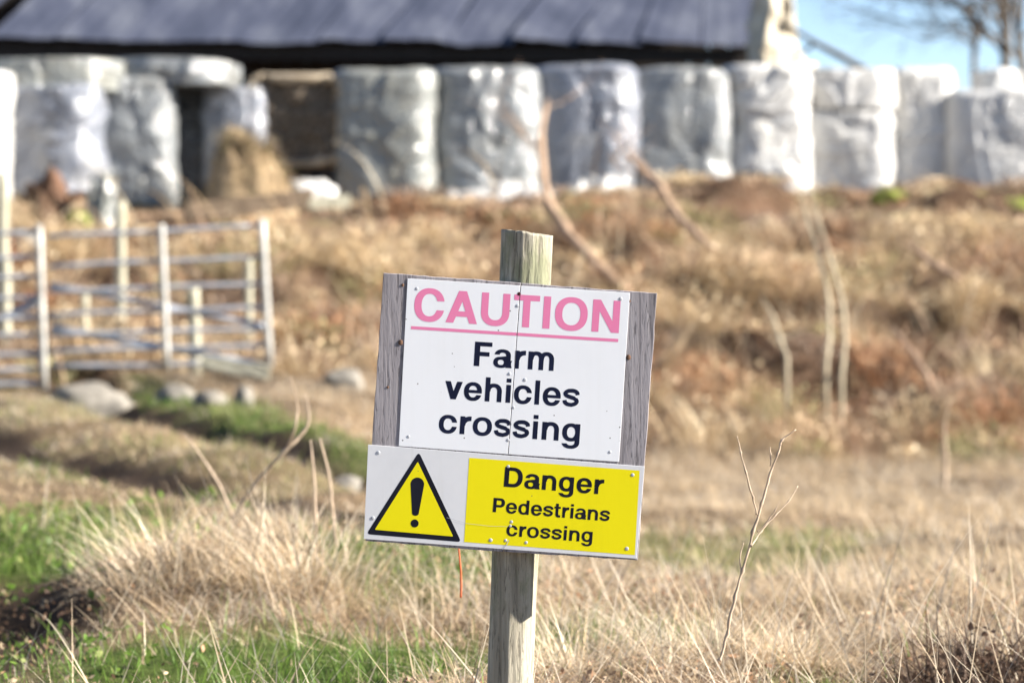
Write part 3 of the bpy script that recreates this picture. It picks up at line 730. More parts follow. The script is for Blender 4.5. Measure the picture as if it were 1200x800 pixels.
# ------------------------------------------------------------------ wrapped bales along the top of the bank
def bale(px0, px1, py0, py1, d, mat, seed, label, on_ground=True, squash=3.9, tilt=0.5, fold=.045, lean=0.0, cat="bale", name="wrapped_bale", bul=1.0):
    pxc = (px0 + px1) / 2
    r = (px1 - px0) / 2 * d / FPX * 1.06
    c = P(pxc, py1, d)
    ztop = P(pxc, py0, d - r * .6).z
    zb = min(Hs(c.x, c.y) - .05, c.z) if on_ground else c.z
    h = ztop - zb
    rows, sides = 92, 150
    t = np.concatenate([[0, 0], np.linspace(0, 1, rows), [1, 1, 1]])
    rs = np.ones(rows)
    tt = np.linspace(0, 1, rows)
    ed = .05
    rs *= np.where(tt < ed, 1 - .10 * (1 - tt / ed) ** 2.2, 1) * np.where(tt > 1 - ed, 1 - .11 * (1 - (1 - tt) / ed) ** 2.4, 1)
    rs *= 1 - .05 * np.sin(tt * math.pi * 1.0 + .6) * 0 + .03 * np.sin(tt * math.pi)
    rs = np.concatenate([[.02, .5], rs, [.55, .25, .02]])
    a = np.arange(sides) * 2 * math.pi / sides
    T_, A_ = np.meshgrid(t, a, indexing='ij')
    ca, sa = np.cos(A_), np.sin(A_)
    sup = (np.abs(ca) ** squash + np.abs(sa) ** squash) ** (-1 / squash)
    R_ = r * sup * rs[:, None]
    zz = T_ * h
    w = np.minimum(1, rs[:, None] * 1.0)
    x0, y0 = ca * r, sa * r
    sd = seed * 7.77
    wx = x0 + .18 * noise(x0 * 2 + sd, y0 * 2, zz * 2, seed + 1); wz = zz + .22 * noise(x0 * 1.6 + sd, y0 * 1.6, zz * 1.6 + 9, seed + 2)
    bulge = fbm(x0 * 1.3 + sd, y0 * 1.3, zz * 1.1, seed, 2) * .045 * bul
    ridge = lambda n_, w_: np.clip(1 - np.abs(n_) / w_, 0, 1) ** 1.4
    q1 = noise(wx * 1.1 + sd + wz * tilt * 1.4, y0 * .8, wz * 2.2 - wx * tilt * 2.6, seed + 3)
    q2 = noise(wx * 2.4 + sd, y0 * 2.0, wz * 4.0 + wx * (1.2 - tilt) * 4, seed + 9)
    q3 = noise(wx * 7 + sd, y0 * 7, wz * 2.4, seed + 12)
    q4 = noise(wx * 5 + sd, y0 * 5, wz * 11, seed + 15)
    edge = np.clip(np.abs(T_ - .5) * 2, 0, 1) ** 3
    q5 = noise(wx * 4.2 + sd + zz * (tilt - .5), y0 * 4.2, wz * .8, seed + 27)
    folds = fold * .55 * q1 + fold * .35 * q2 - .020 * ridge(q5, .28) + .012 * q5 + fold * .35 * ridge(q1, .22) + fold * .22 * ridge(q2, .25) + (.005 + .014 * edge) * q3 + .006 * q4 + .012 * ridge(noise(wx * 4.5 + sd, y0 * 4, wz * 6 - wx * 5, seed + 21), .25)
    R_ = R_ + (bulge + folds) * w
    topn = (T_ > .995) * (.03 * fbm(x0 * 3 * rs[:, None], y0 * 3 * rs[:, None], seed, seed + 5, 2))
    x = R_ * ca + lean * zz; y = R_ * sa
    z = zz + topn + (T_ > .9) * .012 * np.sin(A_ * 2 + seed)
    me = mesh_np("wrapped_bale", np.stack([x, y, z], -1).reshape(-1, 3), grid_faces(len(t), sides, True), smooth=True)
    o = link(name, me, mat, None, (c.x, c.y, zb))
    o.rotation_euler = (0, 0, .10 * math.sin(seed * 2.3))
    tag(o, label, cat, "wrapped bales along the top of the bank")
    return o

D = 33.6
def DD(px):
    return 32.6 + 4.2 * px / 1200
bale(-112, 9, 82, 228, DD(-52) - .3, M['film_white'], 1, "white wrapped bale cut off by the left edge of the picture")
bale(-8, 124, 100, 222, DD(58), M['film_grey'], 2, "big blue grey bale with slack shiny wrap, beside the left edge", fold=.06, tilt=.9)
bale(-20, 136, 69, 110, DD(58) + .25, M['film_green'], 3, "flattened pale green grey bale lying on the big blue grey one", on_ground=False, squash=3, tilt=.6, fold=.07, bul=3.2)
bale(122, 203, 92, 240, DD(162), M['film_silver'], 4, "narrow silver bale left of the dark gap between bales", tilt=.7, fold=.05)
bale(134, 272, 70, 104, DD(205) + .3, M['film_silver'], 5, "flattened silver bale lying over the narrow bale and the dark gap", on_ground=False, squash=3, tilt=.6, fold=.07, bul=3.2)
bale(186, 262, 104, 240, DD(224) + 1.0, M['film_shadow'], 6, "bale added back in the shadowed gap, coloured dark for that shadow", tilt=.3)
bale(244, 312, 100, 225, DD(278) + .35, M['film_grey'], 7, "blue grey bale half hidden left of the torn open bale", tilt=.3)
bale(398, 508, 82, 216, DD(453), M['film_green'], 8, "pale green grey bale directly right of the torn open bale", tilt=.6)
bale(506, 626, 80, 220, DD(566), M['film_silver'], 9, "silver bale above the top of the signpost", tilt=.35, fold=.045)
bale(624, 743, 78, 218, DD(684), M['film_grey'], 10, "blue grey crinkled bale behind the curved brown branch", tilt=.8, fold=.05)
bale(739, 849, 80, 222, DD(794), M['film_silver'], 11, "silver bale below the right end of the barn roof", tilt=.5)
bale(849, 943, 78, 218, DD(896) - .2, M['film_white'], 12, "white bale with diagonal folds below the pale gable", tilt=1.0, fold=.07)
bale(941, 1042, 130, 230, DD(992), M['film_white'], 13, "squat white bale underneath a smaller one", tilt=.2)
bale(940, 1043, 80, 131, DD(992), M['film_white'], 14, "low white bale lying on top of the squat white bale", on_ground=False, squash=3, tilt=.2)
bale(1039, 1112, 80, 232, DD(1076) + .1, M['film_white'], 15, "narrow tall white bale between two wider white ones", tilt=.8, fold=.06)
bale(1106, 1218, 106, 236, DD(1162) - .2, M['film_white'], 16, "broad white bale at the right edge of the row", tilt=.7)
bale(1140, 1192, 82, 118, DD(1166), M['film_white'], 17, "small lumpy white bundle lying on the broad right-hand bale", on_ground=False, squash=2.2, tilt=.3)

def open_bale():
    d = DD(346) - .1
    c = P(346, 140, d); sx = 57 * d / FPX; sz = 54 * d / FPX
    zb = P(346, 194, d).z
    root = empty("open_bale", (c.x, c.y, zb))
    tag(root, "torn open square bale showing dark silage framed by tan wrap", "bale", "wrapped bales along the top of the bank")
    a = np.arange(96) * 2 * math.pi / 96
    n = 7.0
    ox = sx * np.sign(np.cos(a)) * np.abs(np.cos(a)) ** (2 / n); oz = sz * np.sign(np.sin(a)) * np.abs(np.sin(a)) ** (2 / n)
    rows = []
    for yy, k in ((.9, 1.0), (.6, 1.02), (.3, 1.0), (.05, 1.0), (-.02, .97), (-.03, .90), (.02, .83), (.10, .80)):
        w = .035 * noise(np.cos(a) * 4, np.sin(a) * 4, yy * 5, 4)
        j = .05 * noise(np.cos(a) * 6, np.sin(a) * 6, 2, 9) * (k < .95)
        rows.append(np.stack([ox * (k + w + j), np.full(96, yy) + w, sz + oz * (k + w + j)], -1))
    m, nt, b, out = new_mat("torn_tan_wrap")
    f = noise_tex(nt, coords(nt), 6, 5)
    nt.links.new(ramp(nt, f, [(.35, (.22, .17, .11)), (.65, (.45, .38, .28))]), b.inputs["Base Color"]); b.inputs["Roughness"].default_value = .5
    link("wrap", mesh_np("wrap", np.vstack(rows), grid_faces(len(rows), 96, True), smooth=True), m, root)
    gx_, gz_ = np.meshgrid(np.linspace(-sx * .86, sx * .86, 60), np.linspace(sz * .14, sz * 1.86, 60))
    yy = .03 + .09 * fbm(gx_ * 5, gz_ * 5, 0, 6, 4)
    link("silage", mesh_np("silage", np.stack([gx_, yy, gz_], -1).reshape(-1, 3), grid_faces(60, 60, False), smooth=False), M['silage'], root)
open_bale()

def lump(name, px, py, d, w, h, dep, mat, seed, amp=.30, sink=.38, sub=4, freq=1.6):
    """irregular stone-like solid resting on the ground below a pixel"""
    bm = bmesh.new(); bmesh.ops.create_icosphere(bm, subdivisions=sub, radius=1.0)
    co = np.array([v.co for v in bm.verts])
    k = 1 + amp * fbm(co[:, 0] * freq + seed * 7.3, co[:, 1] * freq, co[:, 2] * freq, seed, 3)
    co = np.sign(co) * np.abs(co) ** .85
    co = co * k[:, None] * np.array([w / 2, dep / 2, h / 2])
    for v, c in zip(bm.verts, co): v.co = Vector(c)
    p = P(px, py, d)
    return from_bm(name, bm, mat, None, True, (p.x, p.y, Hs(p.x, p.y) + h * (.5 - sink)))

# hay, plastic and timber below the open bale
def hay_heap():
    p = P(292, 235, D - 1.3)
    root = empty("hay_heap", (p.x, p.y, Hs(p.x, p.y) - .05))
    tag(root, "heap of loose tan hay spilling below the torn open bale", "hay")
    g = np.linspace(-1, 1, 50); X_, Y_ = np.meshgrid(g, g)
    rr = np.hypot(X_ + .1 * noise(Y_ * 2, X_ * 2, 0, 3), Y_)
    z = .80 * np.clip(1 - rr ** 2.2, -.1, 1) * (1 + .3 * fbm(X_ * 3, Y_ * 3, 0, 5, 3)) * (1 - .35 * X_ + .35 * noise(X_ * 2.2, Y_ * 2.2, 0, 77))
    link("hay_mound", mesh_np("hay_mound", np.stack([X_ * .60, Y_ * .6, z], -1).reshape(-1, 3), grid_faces(50, 50, False), smooth=True), M['hay'], root)
    return root
heap = hay_heap()
o = lump("plastic_scrap", 362, 218, D - 1.1, .62, .36, .4, M['film_white'], 4, .5, .15, 4, 2.4)
tag(o, "crumpled white plastic scrap lying right of the hay heap", "plastic")
def sheet(name, px0, px1, pyc, d, hgt, seed, label):
    a, b = P(px0, pyc, d), P(px1, pyc, d)
    u = np.linspace(0, 1, 90); v = np.linspace(0, 1, 16)
    U, V = np.meshgrid(u, v)
    x = a.x + (b.x - a.x) * U; y = d + .30 * (V - .5) * 2 + .1 * noise(U * 5, V * 2, 0, seed)
    e = np.sin(np.clip(U, 0, 1) * math.pi) ** .4 * np.sin(V * math.pi) ** .6
    z = H(x, y) + hgt * e * (.6 + .7 * np.abs(fbm(U * 7, V * 2.5, 0, seed, 3))) + .02
    me = mesh_np(name, np.stack([x, y, z], -1).reshape(-1, 3), grid_faces(16, 90, False), smooth=True)
    tag(link(name, me, M['film_white']), label, "plastic")
sheet("plastic_sheet", 480, 650, 214, DD(560) - 1.15, .22, 3, "long crumpled white plastic sheet at the foot of the silver bales")
sheet("plastic_sheet", 655, 742, 220, DD(700) - 1.2, .26, 8, "short crumpled white plastic sheet beside the bent brown branch")

def plank(name, p0, p1, w, t, mat, label, cat="plank"):
    p0.z = max(p0.z, Hs(p0.x, p0.y) + w * .6); p1.z = max(p1.z, Hs(p1.x, p1.y) + w * .6)
    v = p1 - p0; L = v.length
    bm = bmesh.new(); box_bm(bm, L / 2, 0, 0, L, t, w)
    bmesh.ops.subdivide_edges(bm, edges=bm.edges, cuts=5, use_grid_fill=True)
    for q in bm.verts: q.co += Vector((0, random.uniform(-.004, .004), random.uniform(-.006, .006)))
    o = from_bm(name, bm, mat)
    o.location = p0; o.rotation_euler = v.to_track_quat('X', 'Z').to_euler()
    tag(o, label, cat)
    return o
plank("timber_plank", P(218, 249, 30.2), P(366, 232, 30.6), .19, .14, M['plank_brown'], "long dark brown plank lying below the hay heap")
plank("timber_batten", P(362, 239, 30.4), P(410, 235, 30.5), .12, .09, M['fence_post'], "short pale yellow batten at the right end of the brown plank")

# ------------------------------------------------------------------ gates and posts
def gate(name, label, L_top, L_bot, R_top, R_bot, d, bars, stiles, braces, rb=.017, rst=.027):
    """corner pixels of the gate; bars as fractions from top to bottom, stiles as fractions from left to right"""
    base = P(*L_bot, d)
    root = empty(name, (base.x, base.y, base.z))
    tag(root, label, "gate", "metal field gates")
    def Q(u, v):
        a = np.array(L_top) * (1 - v) + np.array(L_bot) * v; b = np.array(R_top) * (1 - v) + np.array(R_bot) * v
        p = a * (1 - u) + b * u
        return P(p[0], p[1], d + .25 * u) - root.location
    for f in bars:
        pts = [Q(u, f) + Vector((0, 0, .004 * math.sin(u * 9 + f * 20))) for u in np.linspace(0, 1, 9)]
        tubes("bar", [(pts, [rb] * 9)], M['galv'], root, 10)
    for u, ext in stiles:
        pts = [Q(u, v) + Vector((0, -.03, 0)) for v in np.linspace(-.025, 1 + ext, 7)]
        tubes("stile", [(pts, [rst] * 7)], M['galv_sunlit'], root, 12)
    for (u0, v0, u1, v1, r) in braces:
        pts = [Q(u0 + (u1 - u0) * k, v0 + (v1 - v0) * k) + Vector((0, .03, 0)) for k in np.linspace(0, 1, 7)]
        tubes("brace", [(pts, [r] * 7)], M['galv'], root, 10)
    return root
gate("field_gate", "galvanised metal gate hanging between the sunlit stile and the bushy bank", (56, 274), (60, 431), (308, 261), (317, 426), 21.0,
     [.02, .24, .43, .60, .75, .87, .99], [(.53, .02), (.998, .02)], [(.0, .38, 1, .74, .022), (.0, .70, 1, 1.02, .026)])
gate("field_gate", "galvanised metal gate running out of the picture on the left", (-190, 282), (-186, 458), (47, 268), (53, 452), 20.6,
     [.02, .17, .30, .43, .56, .67, .79, .89, .985], [(.0, .02), (.5, .02), (.998, .02)], [(0, .98, 1, .45, .025)])

def fence_post(px, py0, py1, d, r, label, mat='fence_post', lean=0.0):
    t_, b_ = P(px, py0, d), P(px, py1, d)
    gz = Hs(b_.x, b_.y)
    zb = min(gz - .1, b_.z)
    pts = np.linspace((b_.x, b_.y, zb), (t_.x + lean, t_.y, t_.z), 14)
    rr = r * (1 + .06 * np.array([noise(i * .8, px, 0, 2) for i in range(14)]))
    o = tubes("fence_post", [(pts - np.array((b_.x, b_.y, zb)), rr)], M[mat], None, 14)
    o.location = (b_.x, b_.y, zb)
    tag(o, label, "post", "pale wooden posts around the gates")
fence_post(141, 236, 345, 24.0, .045, "slim pale post rising above the top bar of the gate")
fence_post(231, 338, 488, 21.7, .048, "pale post close behind the gate, its foot on the grass below", lean=-.03)
fence_post(291, 299, 345, 23.0, .036, "short pale stub post behind the right end of the gate")
fence_post(3, 202, 275, 25.0, .055, "pale post at the left edge behind the gates")
fence_post(6, 300, 420, 23.5, .05, "mossy pale post behind the left gate")
fence_post(99, 345, 372, 23.4, .035, "stumpy short post seen through the gate bars near its left end")
plank("loose_rail", P(236, 424, 20.9), P(316, 437, 20.9), .10, .05, M['fence_post'], "pale green board under the right end of the gate")

# rubbish and stones
for args, lab, cat in (
    (("boulder", 106, 470, 20.4, .60, .36, .45, M['stone'], 2), "large rounded grey stone below the left end of the gate", "stone"),
    (("stone", 206, 486, 19.6, .26, .18, .22, M['stone'], 3), "small stone left of the post close behind the gate", "stone"),
    (("stone", 246, 498, 18.6, .22, .16, .2, M['stone'], 5), "pale stone right of the foot of the post close behind the gate", "stone"),
    (("stone", 286, 502, 18.2, .13, .24, .14, M['stone'], 6), "upright white stone in the grass below the right end of the gate", "stone"),
    (("stone", 402, 486, 20.5, .30, .24, .26, M['stone'], 7), "round tan stone at the foot of the bank left of the sign", "stone"),
    (("stone", 406, 545, 14.0, .15, .12, .14, M['stone'], 8), "pale round stone in the green strip just left of the sign", "stone"),
    (("stone", 58, 248, 30.5, .44, .85, .4, M['rot'], 9, .5, .2, 4, 2.2), "reddish brown rotten stump in front of the left bales", "stump"),
    (("stone", 118, 246, 30.4, .26, .80, .2, M['film_green'], 10, .75, .2, 5, 2.6), "ragged white wrap scrap standing in front of the left bales", "plastic"),
    (("stone", 92, 254, 30.0, .34, .55, .3, M['moss'], 12), "mossy green clump between the stump and the white scrap", "moss"),
    (("stone", 30, 262, 27.5, .34, .28, .3, M['stone'], 14), "pale stone behind the left gate above its top bar", "stone"),
    (("stone", 150, 268, 28.2, .30, .2, .3, M['stone'], 15), "pale stone on the bank right of the slim post", "stone"),
    (("stone", 205, 262, 28.6, .26, .2, .25, M['stone'], 16), "small pale stone on the bank below the dark gap", "stone"),
    (("stone", 72, 330, 24.5, .42, .3, .35, M['stone'], 17), "tan stone seen through the gate bars near the left stile", "stone"),
    (("stone", 112, 315, 25.0, .34, .24, .3, M['stone'], 18), "tan stone seen through the gate left of the slim post", "stone"),
    (("stone", 152, 372, 23.2, .30, .2, .3, M['stone'], 19), "round stone seen through the middle of the gate", "stone"),
    (("stone", 222, 275, 27.0, .16, .14, .16, M['stone'], 20), "little round stone above the gate's middle stile", "stone"),
    (("moss_clump", 1042, 238, 32.6, .42, .22, .4, M['moss'], 21), "bright green moss clump under the narrow tall white bale", "moss"),
    (("moss_clump", 1128, 252, 32.0, .62, .2, .5, M['moss'], 22), "wide bright green moss clump under the broad right-hand bale", "moss"),
    (("moss_clump", 1190, 268, 31.4, .5, .2, .5, M['moss'], 23), "bright green moss clump at the right edge below the bales", "moss"),
):
    nm = {"stump": "rotten_stump", "plastic": "plastic_scrap", "moss": "moss_clump"}.get(cat, args[0])
    o = lump(nm, *args[1:])
    tag(o, lab, cat, "stones about the gate" if cat == "stone" else None)

# ------------------------------------------------------------------ bare trees behind the right-hand bales
def grow(lst, p, dirv, length, rad, depth, rng, wig=.22):
    n = 6; pts = [np.array(p)]; d_ = np.array(dirv, float); d_ /= np.linalg.norm(d_)
    for i in range(n):
        d_ = d_ + rng.normal(0, wig, 3) * .45 + np.array([0, 0, .03]); d_ /= np.linalg.norm(d_)
        pts.append(pts[-1] + d_ * length / n)
    rr = np.linspace(rad, rad * .45, n + 1)
    lst.append((np.array(pts), rr))
    if depth == 0: return
    for i in range(rng.integers(3, 5)):
        k = rng.integers(2, n + 1)
        sd = d_ + rng.normal(0, .75, 3); sd[2] += .15
        grow(lst, pts[k], sd, length * rng.uniform(.5, .75), rr[k] * rng.uniform(.5, .7), depth - 1, rng, wig)

def bare_tree(px, d, rad, height, seed, label, lean=(0, 0), limbs=()):
    rng = np.random.default_rng(seed)
    p = P(px, 80, d); gz = Hs(p.x, p.y) - .1
    root = empty("bare_tree", (p.x, p.y, gz)); tag(root, label, "tree", "bare trees behind the bales")
    trunk = []
    pts = [np.array((0, 0, 0.))]
    for i in range(12):
        pts.append(pts[-1] + np.array((lean[0] * height / 12 + rng.normal(0, .03), lean[1] * height / 12 + rng.normal(0, .03), height / 12)))
    pts = np.array(pts); rr = np.linspace(rad, rad * .4, 13)
    tubes("trunk", [(pts, rr)], M['bark'], root, 10)
    br = []
    for k in range(6, 13):
        for q in range(1 + k % 2):
            sd = rng.normal(0, 1, 3); sd[2] = abs(sd[2]) * .6 + .35
            grow(br, pts[k], sd, height * rng.uniform(.22, .36), rr[k] * .5, 2, rng)
    for limb in limbs:
        w = np.array([P(a, b, d + c) - root.location for a, b, c, _ in limb]); w = catmull(w, 6)
        r_ = np.interp(np.linspace(0, 1, len(w)), np.linspace(0, 1, len(limb)), [q[3] for q in limb])
        br.append((w, r_))
        for k in range(3, len(w), 2):
            grow(br, w[k], rng.normal(0, 1, 3) + np.array((-.6, 0, .3)), rng.uniform(.5, 1.2), r_[k] * .55, 2, rng)
    tubes("crown", br, M['bark'], root, 5)
bare_tree(1178, 56.0, .14, 7.0, 3, "thickest bare tree trunk above the right-hand bale", (.01, 0),
          [[(1176, 62, 0, .06), (1160, 40, -.1, .055), (1138, 18, -.2, .05), (1112, 0, -.3, .045), (1080, -22, -.4, .03)],
           [(1180, 30, 0, .04), (1150, 12, -.3, .035), (1100, 4, -.4, .028), (1040, -8, -.5, .02)],
           [(1146, 60, 0, .03), (1120, 40, -.3, .026), (1085, 46, -.4, .02), (1040, 30, -.5, .016), (1000, 34, -.6, .01)],
           [(1176, 45, 0, .035), (1120, 34, -.3, .03), (1070, 28, -.4, .024), (1010, 12, -.5, .018), (968, -4, -.6, .012)]])
bare_tree(1146, 58.0, .09, 6.0, 7, "slender bare tree left of the thick trunk", (-.02, 0))
bare_tree(1201, 55.0, .13, 6.0, 12, "bare tree cut by the right edge of the picture", (-.03, 0))
def limb_thing(name, paths, mat, label, cat, sides=8, knob=.10, shoots=0, rooted=False):
    """a bare stem or fallen branch given by pixel paths [(px, py, depth, radius)...]"""
    o3 = P(*paths[0][0][:3])
    lst = []
    for path in paths:
        w = catmull([P(a, b, c) - o3 for a, b, c, _ in path], 7)
        if rooted:
            w = np.vstack([[w[0] + np.array((0, 0, Hs(path[0][0] * 0 + P(*path[0][:3]).x, path[0][2]) - P(*path[0][:3]).z - .05))], w])
        r_ = np.interp(np.linspace(0, 1, len(w)), np.linspace(0, 1, len(path)), [q[3] for q in path])
        r_ = r_ * (1 + knob * noise(np.arange(len(w)) * .9, o3.x * 10, 0, 3)) * (1 + 2.5 * knob * (np.arange(len(w)) % 7 == 0) * (knob > .11))
        w = w + (knob * 1.6 * r_)[:, None] * np.stack([noise(np.arange(len(w)) * .55, q, 3, 5) for q in (1, 9, 17)], 1)
        lst.append((w, r_))
        if shoots:
            rg = np.random.default_rng(int(abs(o3.x) * 1000) + len(path))
            tot = np.linalg.norm(np.diff(w, axis=0), axis=1).sum()
            for q in range(shoots):
                j = rg.integers(len(w) // 4, len(w) - 1)
                grow(lst, w[j], (w[min(j + 2, len(w) - 1)] - w[j - 2]) / .1 + rg.normal(0, 1.2, 3), tot * rg.uniform(.12, .28), r_[j] * .28, 1, rg, .3)
    o = tubes(name, lst, mat, None, sides)
    o.location = o3
    tag(o, label, cat)
    return o
limb_thing("fallen_branch", [[(1016, 84, 37, .05), (985, 66, 37.2, .045), (955, 50, 37.4, .035), (925, 32, 37.6, .02), (905, 22, 37.7, .008)], [(955, 50, 37.4, .03), (940, 62, 37.5, .02), (928, 70, 37.6, .01)]],
           M['bark'], "dark fallen branch propped on the bales right of the pale gable", "branch")
limb_thing("curved_branch", [[(735, 342, 26.5, .045), (712, 322, 27, .05), (690, 300, 27.3, .05), (662, 268, 28, .048), (645, 240, 28.6, .046), (637, 205, 29.2, .042), (634, 165, 29.8, .034), (638, 135, 30.2, .022), (642, 118, 30.5, .01)]],
           M['branch'], "thick curved brown branch rising from behind the sign up to the bales", "branch", 8, .14, 5)
limb_thing("bent_branch", [[(835, 292, 26.6, .02), (812, 270, 27.2, .034), (790, 248, 28.5, .038), (776, 222, 29, .036), (760, 204, 29.4, .036), (738, 184, 29.9, .03)]],
           M['branch'], "bent brown branch leaning on the bank right of the curved one", "branch", 8, .14, 5)
limb_thing("twin_sapling", [[(968, 428, 22.66, 0.0180), (972, 390, 22.88, 0.0174), (970, 345, 23.21, 0.0162), (960, 300, 23.54, 0.0144), (946, 258, 23.86, 0.0120), (936, 215, 24.20, 0.0060)],
                            [(986, 440, 22.60, 0.0180), (990, 395, 22.82, 0.0174), (986, 350, 23.15, 0.0156), (972, 300, 23.48, 0.0132), (960, 262, 23.81, 0.0108), (948, 222, 24.14, 0.0054)]],
           M['sapling'], "pair of slim pale stems growing side by side on the bank", "sapling", 8, .14, 1, True)
limb_thing("dead_stem", [[(922, 420, 22.66, 0.0168), (912, 390, 22.88, 0.0156), (904, 368, 23.04, 0.0132), (892, 348, 23.21, 0.0048)]], M['sapling'], "short pale dead stem left of the paired stems", "stem", 8, .14, 1, True)
limb_thing("fallen_stick", [[(1122, 326, 26, .028), (1098, 312, 26.3, .032), (1078, 298, 26.6, .028), (1062, 286, 26.8, .012)]], M['branch'], "pale fallen stick high on the right of the bank", "stick", 8, .14, 5)
limb_thing("arching_stem", [[(1094, 470, 23.4, .022), (1086, 440, 23.8, .022), (1068, 412, 24.3, .02), (1048, 385, 24.8, .010)]], M['branch'], "thin arching stem low on the right of the bank", "stem", 8, .14, 5)
limb_thing("upright_stalk", [[(1106, 575, 17.5, .016), (1108, 540, 17.5, .015), (1106, 500, 17.4, .013), (1112, 470, 17.3, .006)]], M['twig'], "thin upright stalk at the foot of the bank on the right", "stem")
# dry stalks left of the sign
limb_thing("forked_stalk", [[(262, 618, 9.0, 0.0062), (275, 604, 9.0, 0.0062), (300, 566, 8.95, 0.0062), (330, 532, 8.9, 0.0059), (352, 510, 8.9, 0.0050), (362, 492, 8.9, 0.0043), (358, 462, 8.9, 0.0022)],
                             [(338, 522, 8.9, 0.0043), (346, 500, 8.85, 0.0037), (348, 474, 8.85, 0.0031), (340, 440, 8.8, 0.0015)]], M['twig'], "pale forked dry stalk leaning right in the left foreground", "stalk")
limb_thing("leaning_stalk", [[(272, 605, 9.3, 0.0043), (258, 570, 9.3, 0.0043), (238, 538, 9.3, 0.0040), (216, 508, 9.3, 0.0025)]], M['twig'], "thin dry stalk leaning left, crossing the forked one", "stalk")
limb_thing("dry_stalk", [[(371, 660, 8.4, 0.0043), (370, 610, 8.4, 0.0043), (368, 560, 8.4, 0.0037), (364, 515, 8.4, 0.0022)]], M['twig'], "upright dry stalk left of the lower sign panel, left one of two", "stalk")
limb_thing("dry_stalk", [[(394, 640, 8.5, 0.0043), (390, 600, 8.5, 0.0043), (386, 560, 8.5, 0.0037), (375, 513, 8.5, 0.0025)]], M['twig'], "upright dry stalk nearest the left edge of the sign", "stalk")
limb_thing("red_stem", [[(540, 700, 6.3, 0.0022), (540, 670, 6.3, 0.0022), (538, 648, 6.3, 0.0019), (536, 620, 6.3, 0.0009)]], simple("red_stem", (.50, .10, 0.0310), .6), "thin red stem just left of the signpost", "stem")
# knobbly twig in focus right of the sign
k = 5.55
limb_thing("bare_twig", [
    [(843, 775, k, 0.00304), (852, 742, k, 0.00290), (861, 700, k, 0.00282), (870, 668, k, 0.00268), (883, 622, k, 0.00261), (893, 590, k, 0.00239), (902, 556, k, 0.00210), (912, 531, k, 0.00174), (916, 516, k, 0.00160), (933, 503, k, 0.00088)],
    [(887, 603, k, 0.00174), (882, 582, k - .01, 0.00167), (874, 553, k - .02, 0.00160), (868, 530, k - .02, 0.00146), (864, 511, k - .02, 0.00088)],
    [(903, 546, k, 0.00131), (903, 532, k, 0.00124), (902, 524, k, 0.00081)],
    [(915, 522, k, 0.00124), (915, 514, k, 0.00088)],
    [(880, 640, k, 0.00146), (892, 622, k + .02, 0.00146), (909, 603, k + .03, 0.00131), (924, 587, k + .04, 0.00117), (935, 569, k + .05, 0.00074)],
    [(887, 623, k, 0.00131), (898, 612, k, 0.00124), (908, 598, k, 0.00102), (913, 588, k, 0.00066)],
    [(869, 672, k, 0.00138), (867, 655, k, 0.00131), (871, 636, k, 0.00081)]], M['twig'], "knobbly bare twig standing in focus right of the sign", "twig", 9, .28)

# ------------------------------------------------------------------ ground cover
class Veg:
    def __init__(s): s.V = []; s.F = []; s.C = []; s.n = 0
    def blades(s, base, L, W, az, th0, bend, col, k=3, roll=None, tip=.12):
        n = len(base)
        pos = base.copy(); rings = []
        roll = RNG.uniform(-.8, .8, n) if roll is None else roll
        side = np.stack([-np.sin(az + roll), np.cos(az + roll), np.zeros(n)], 1)
        for j in range(k + 1):
            f = j / k
            w = (W * (1 - (1 - tip) * f ** 1.6) / 2)[:, None]
            rings.append(np.stack([pos - side * w, pos + side * w], 1))
            if j < k:
                th = th0 + bend * (j + .5) / k
                dv = np.stack([np.sin(th) * np.cos(az), np.sin(th) * np.sin(az), np.cos(th)], 1)
                pos = pos + dv * (L / k)[:, None]
        V = np.stack(rings, 1)                       # n, k+1, 2, 3
        b = (np.arange(n) * (k + 1) * 2)[:, None] + s.n
        j = np.arange(k)[None, :]
        F = np.stack([b + 2 * j, b + 2 * j + 1, b + 2 * j + 3, b + 2 * j + 2], -1).reshape(-1, 4)
        s.V.append(V.reshape(-1, 3)); s.F.append(F); s.C.append(np.repeat(col, (k + 1) * 2, axis=0)); s.n += n * (k + 1) * 2
    def leaves(s, ctr, size, col):
        n = len(ctr)
        d1 = RNG.normal(0, 1, (n, 3)); d1 /= np.linalg.norm(d1, axis=1)[:, None]
        d2 = np.cross(d1, RNG.normal(0, 1, (n, 3))); d2 /= np.linalg.norm(d2, axis=1)[:, None]
        a = d1 * size[:, None]; b = d2 * (size * RNG.uniform(.3, .6, n))[:, None]
        V = np.stack([ctr - a, ctr - b, ctr + a, ctr + b], 1)
        F = np.arange(n * 4).reshape(n, 4) + s.n
        s.V.append(V.reshape(-1, 3)); s.F.append(F); s.C.append(np.repeat(col, 4, axis=0)); s.n += n * 4
    def build(s, name, mat, label, cat, parent=None):
        me = mesh_np(name, np.vstack(s.V), np.vstack(s.F), np.clip(np.vstack(s.C), .005, .95))
        o = link(name, me, mat, parent)
        if parent is None: tag(o, label, cat, None, "stuff")
        else: tag(o, kind="stuff")
        return o

def sample(n, y0, y1, m=.205, c=.45):
    y = RNG.uniform(y0, y1, int(n * 2.2)); w = m * y + c
    keep = RNG.uniform(0, m * y1 + c, len(y)) < w
    y = y[keep][:n]
    return RNG.uniform(-1, 1, len(y)) * (m * y + c), y

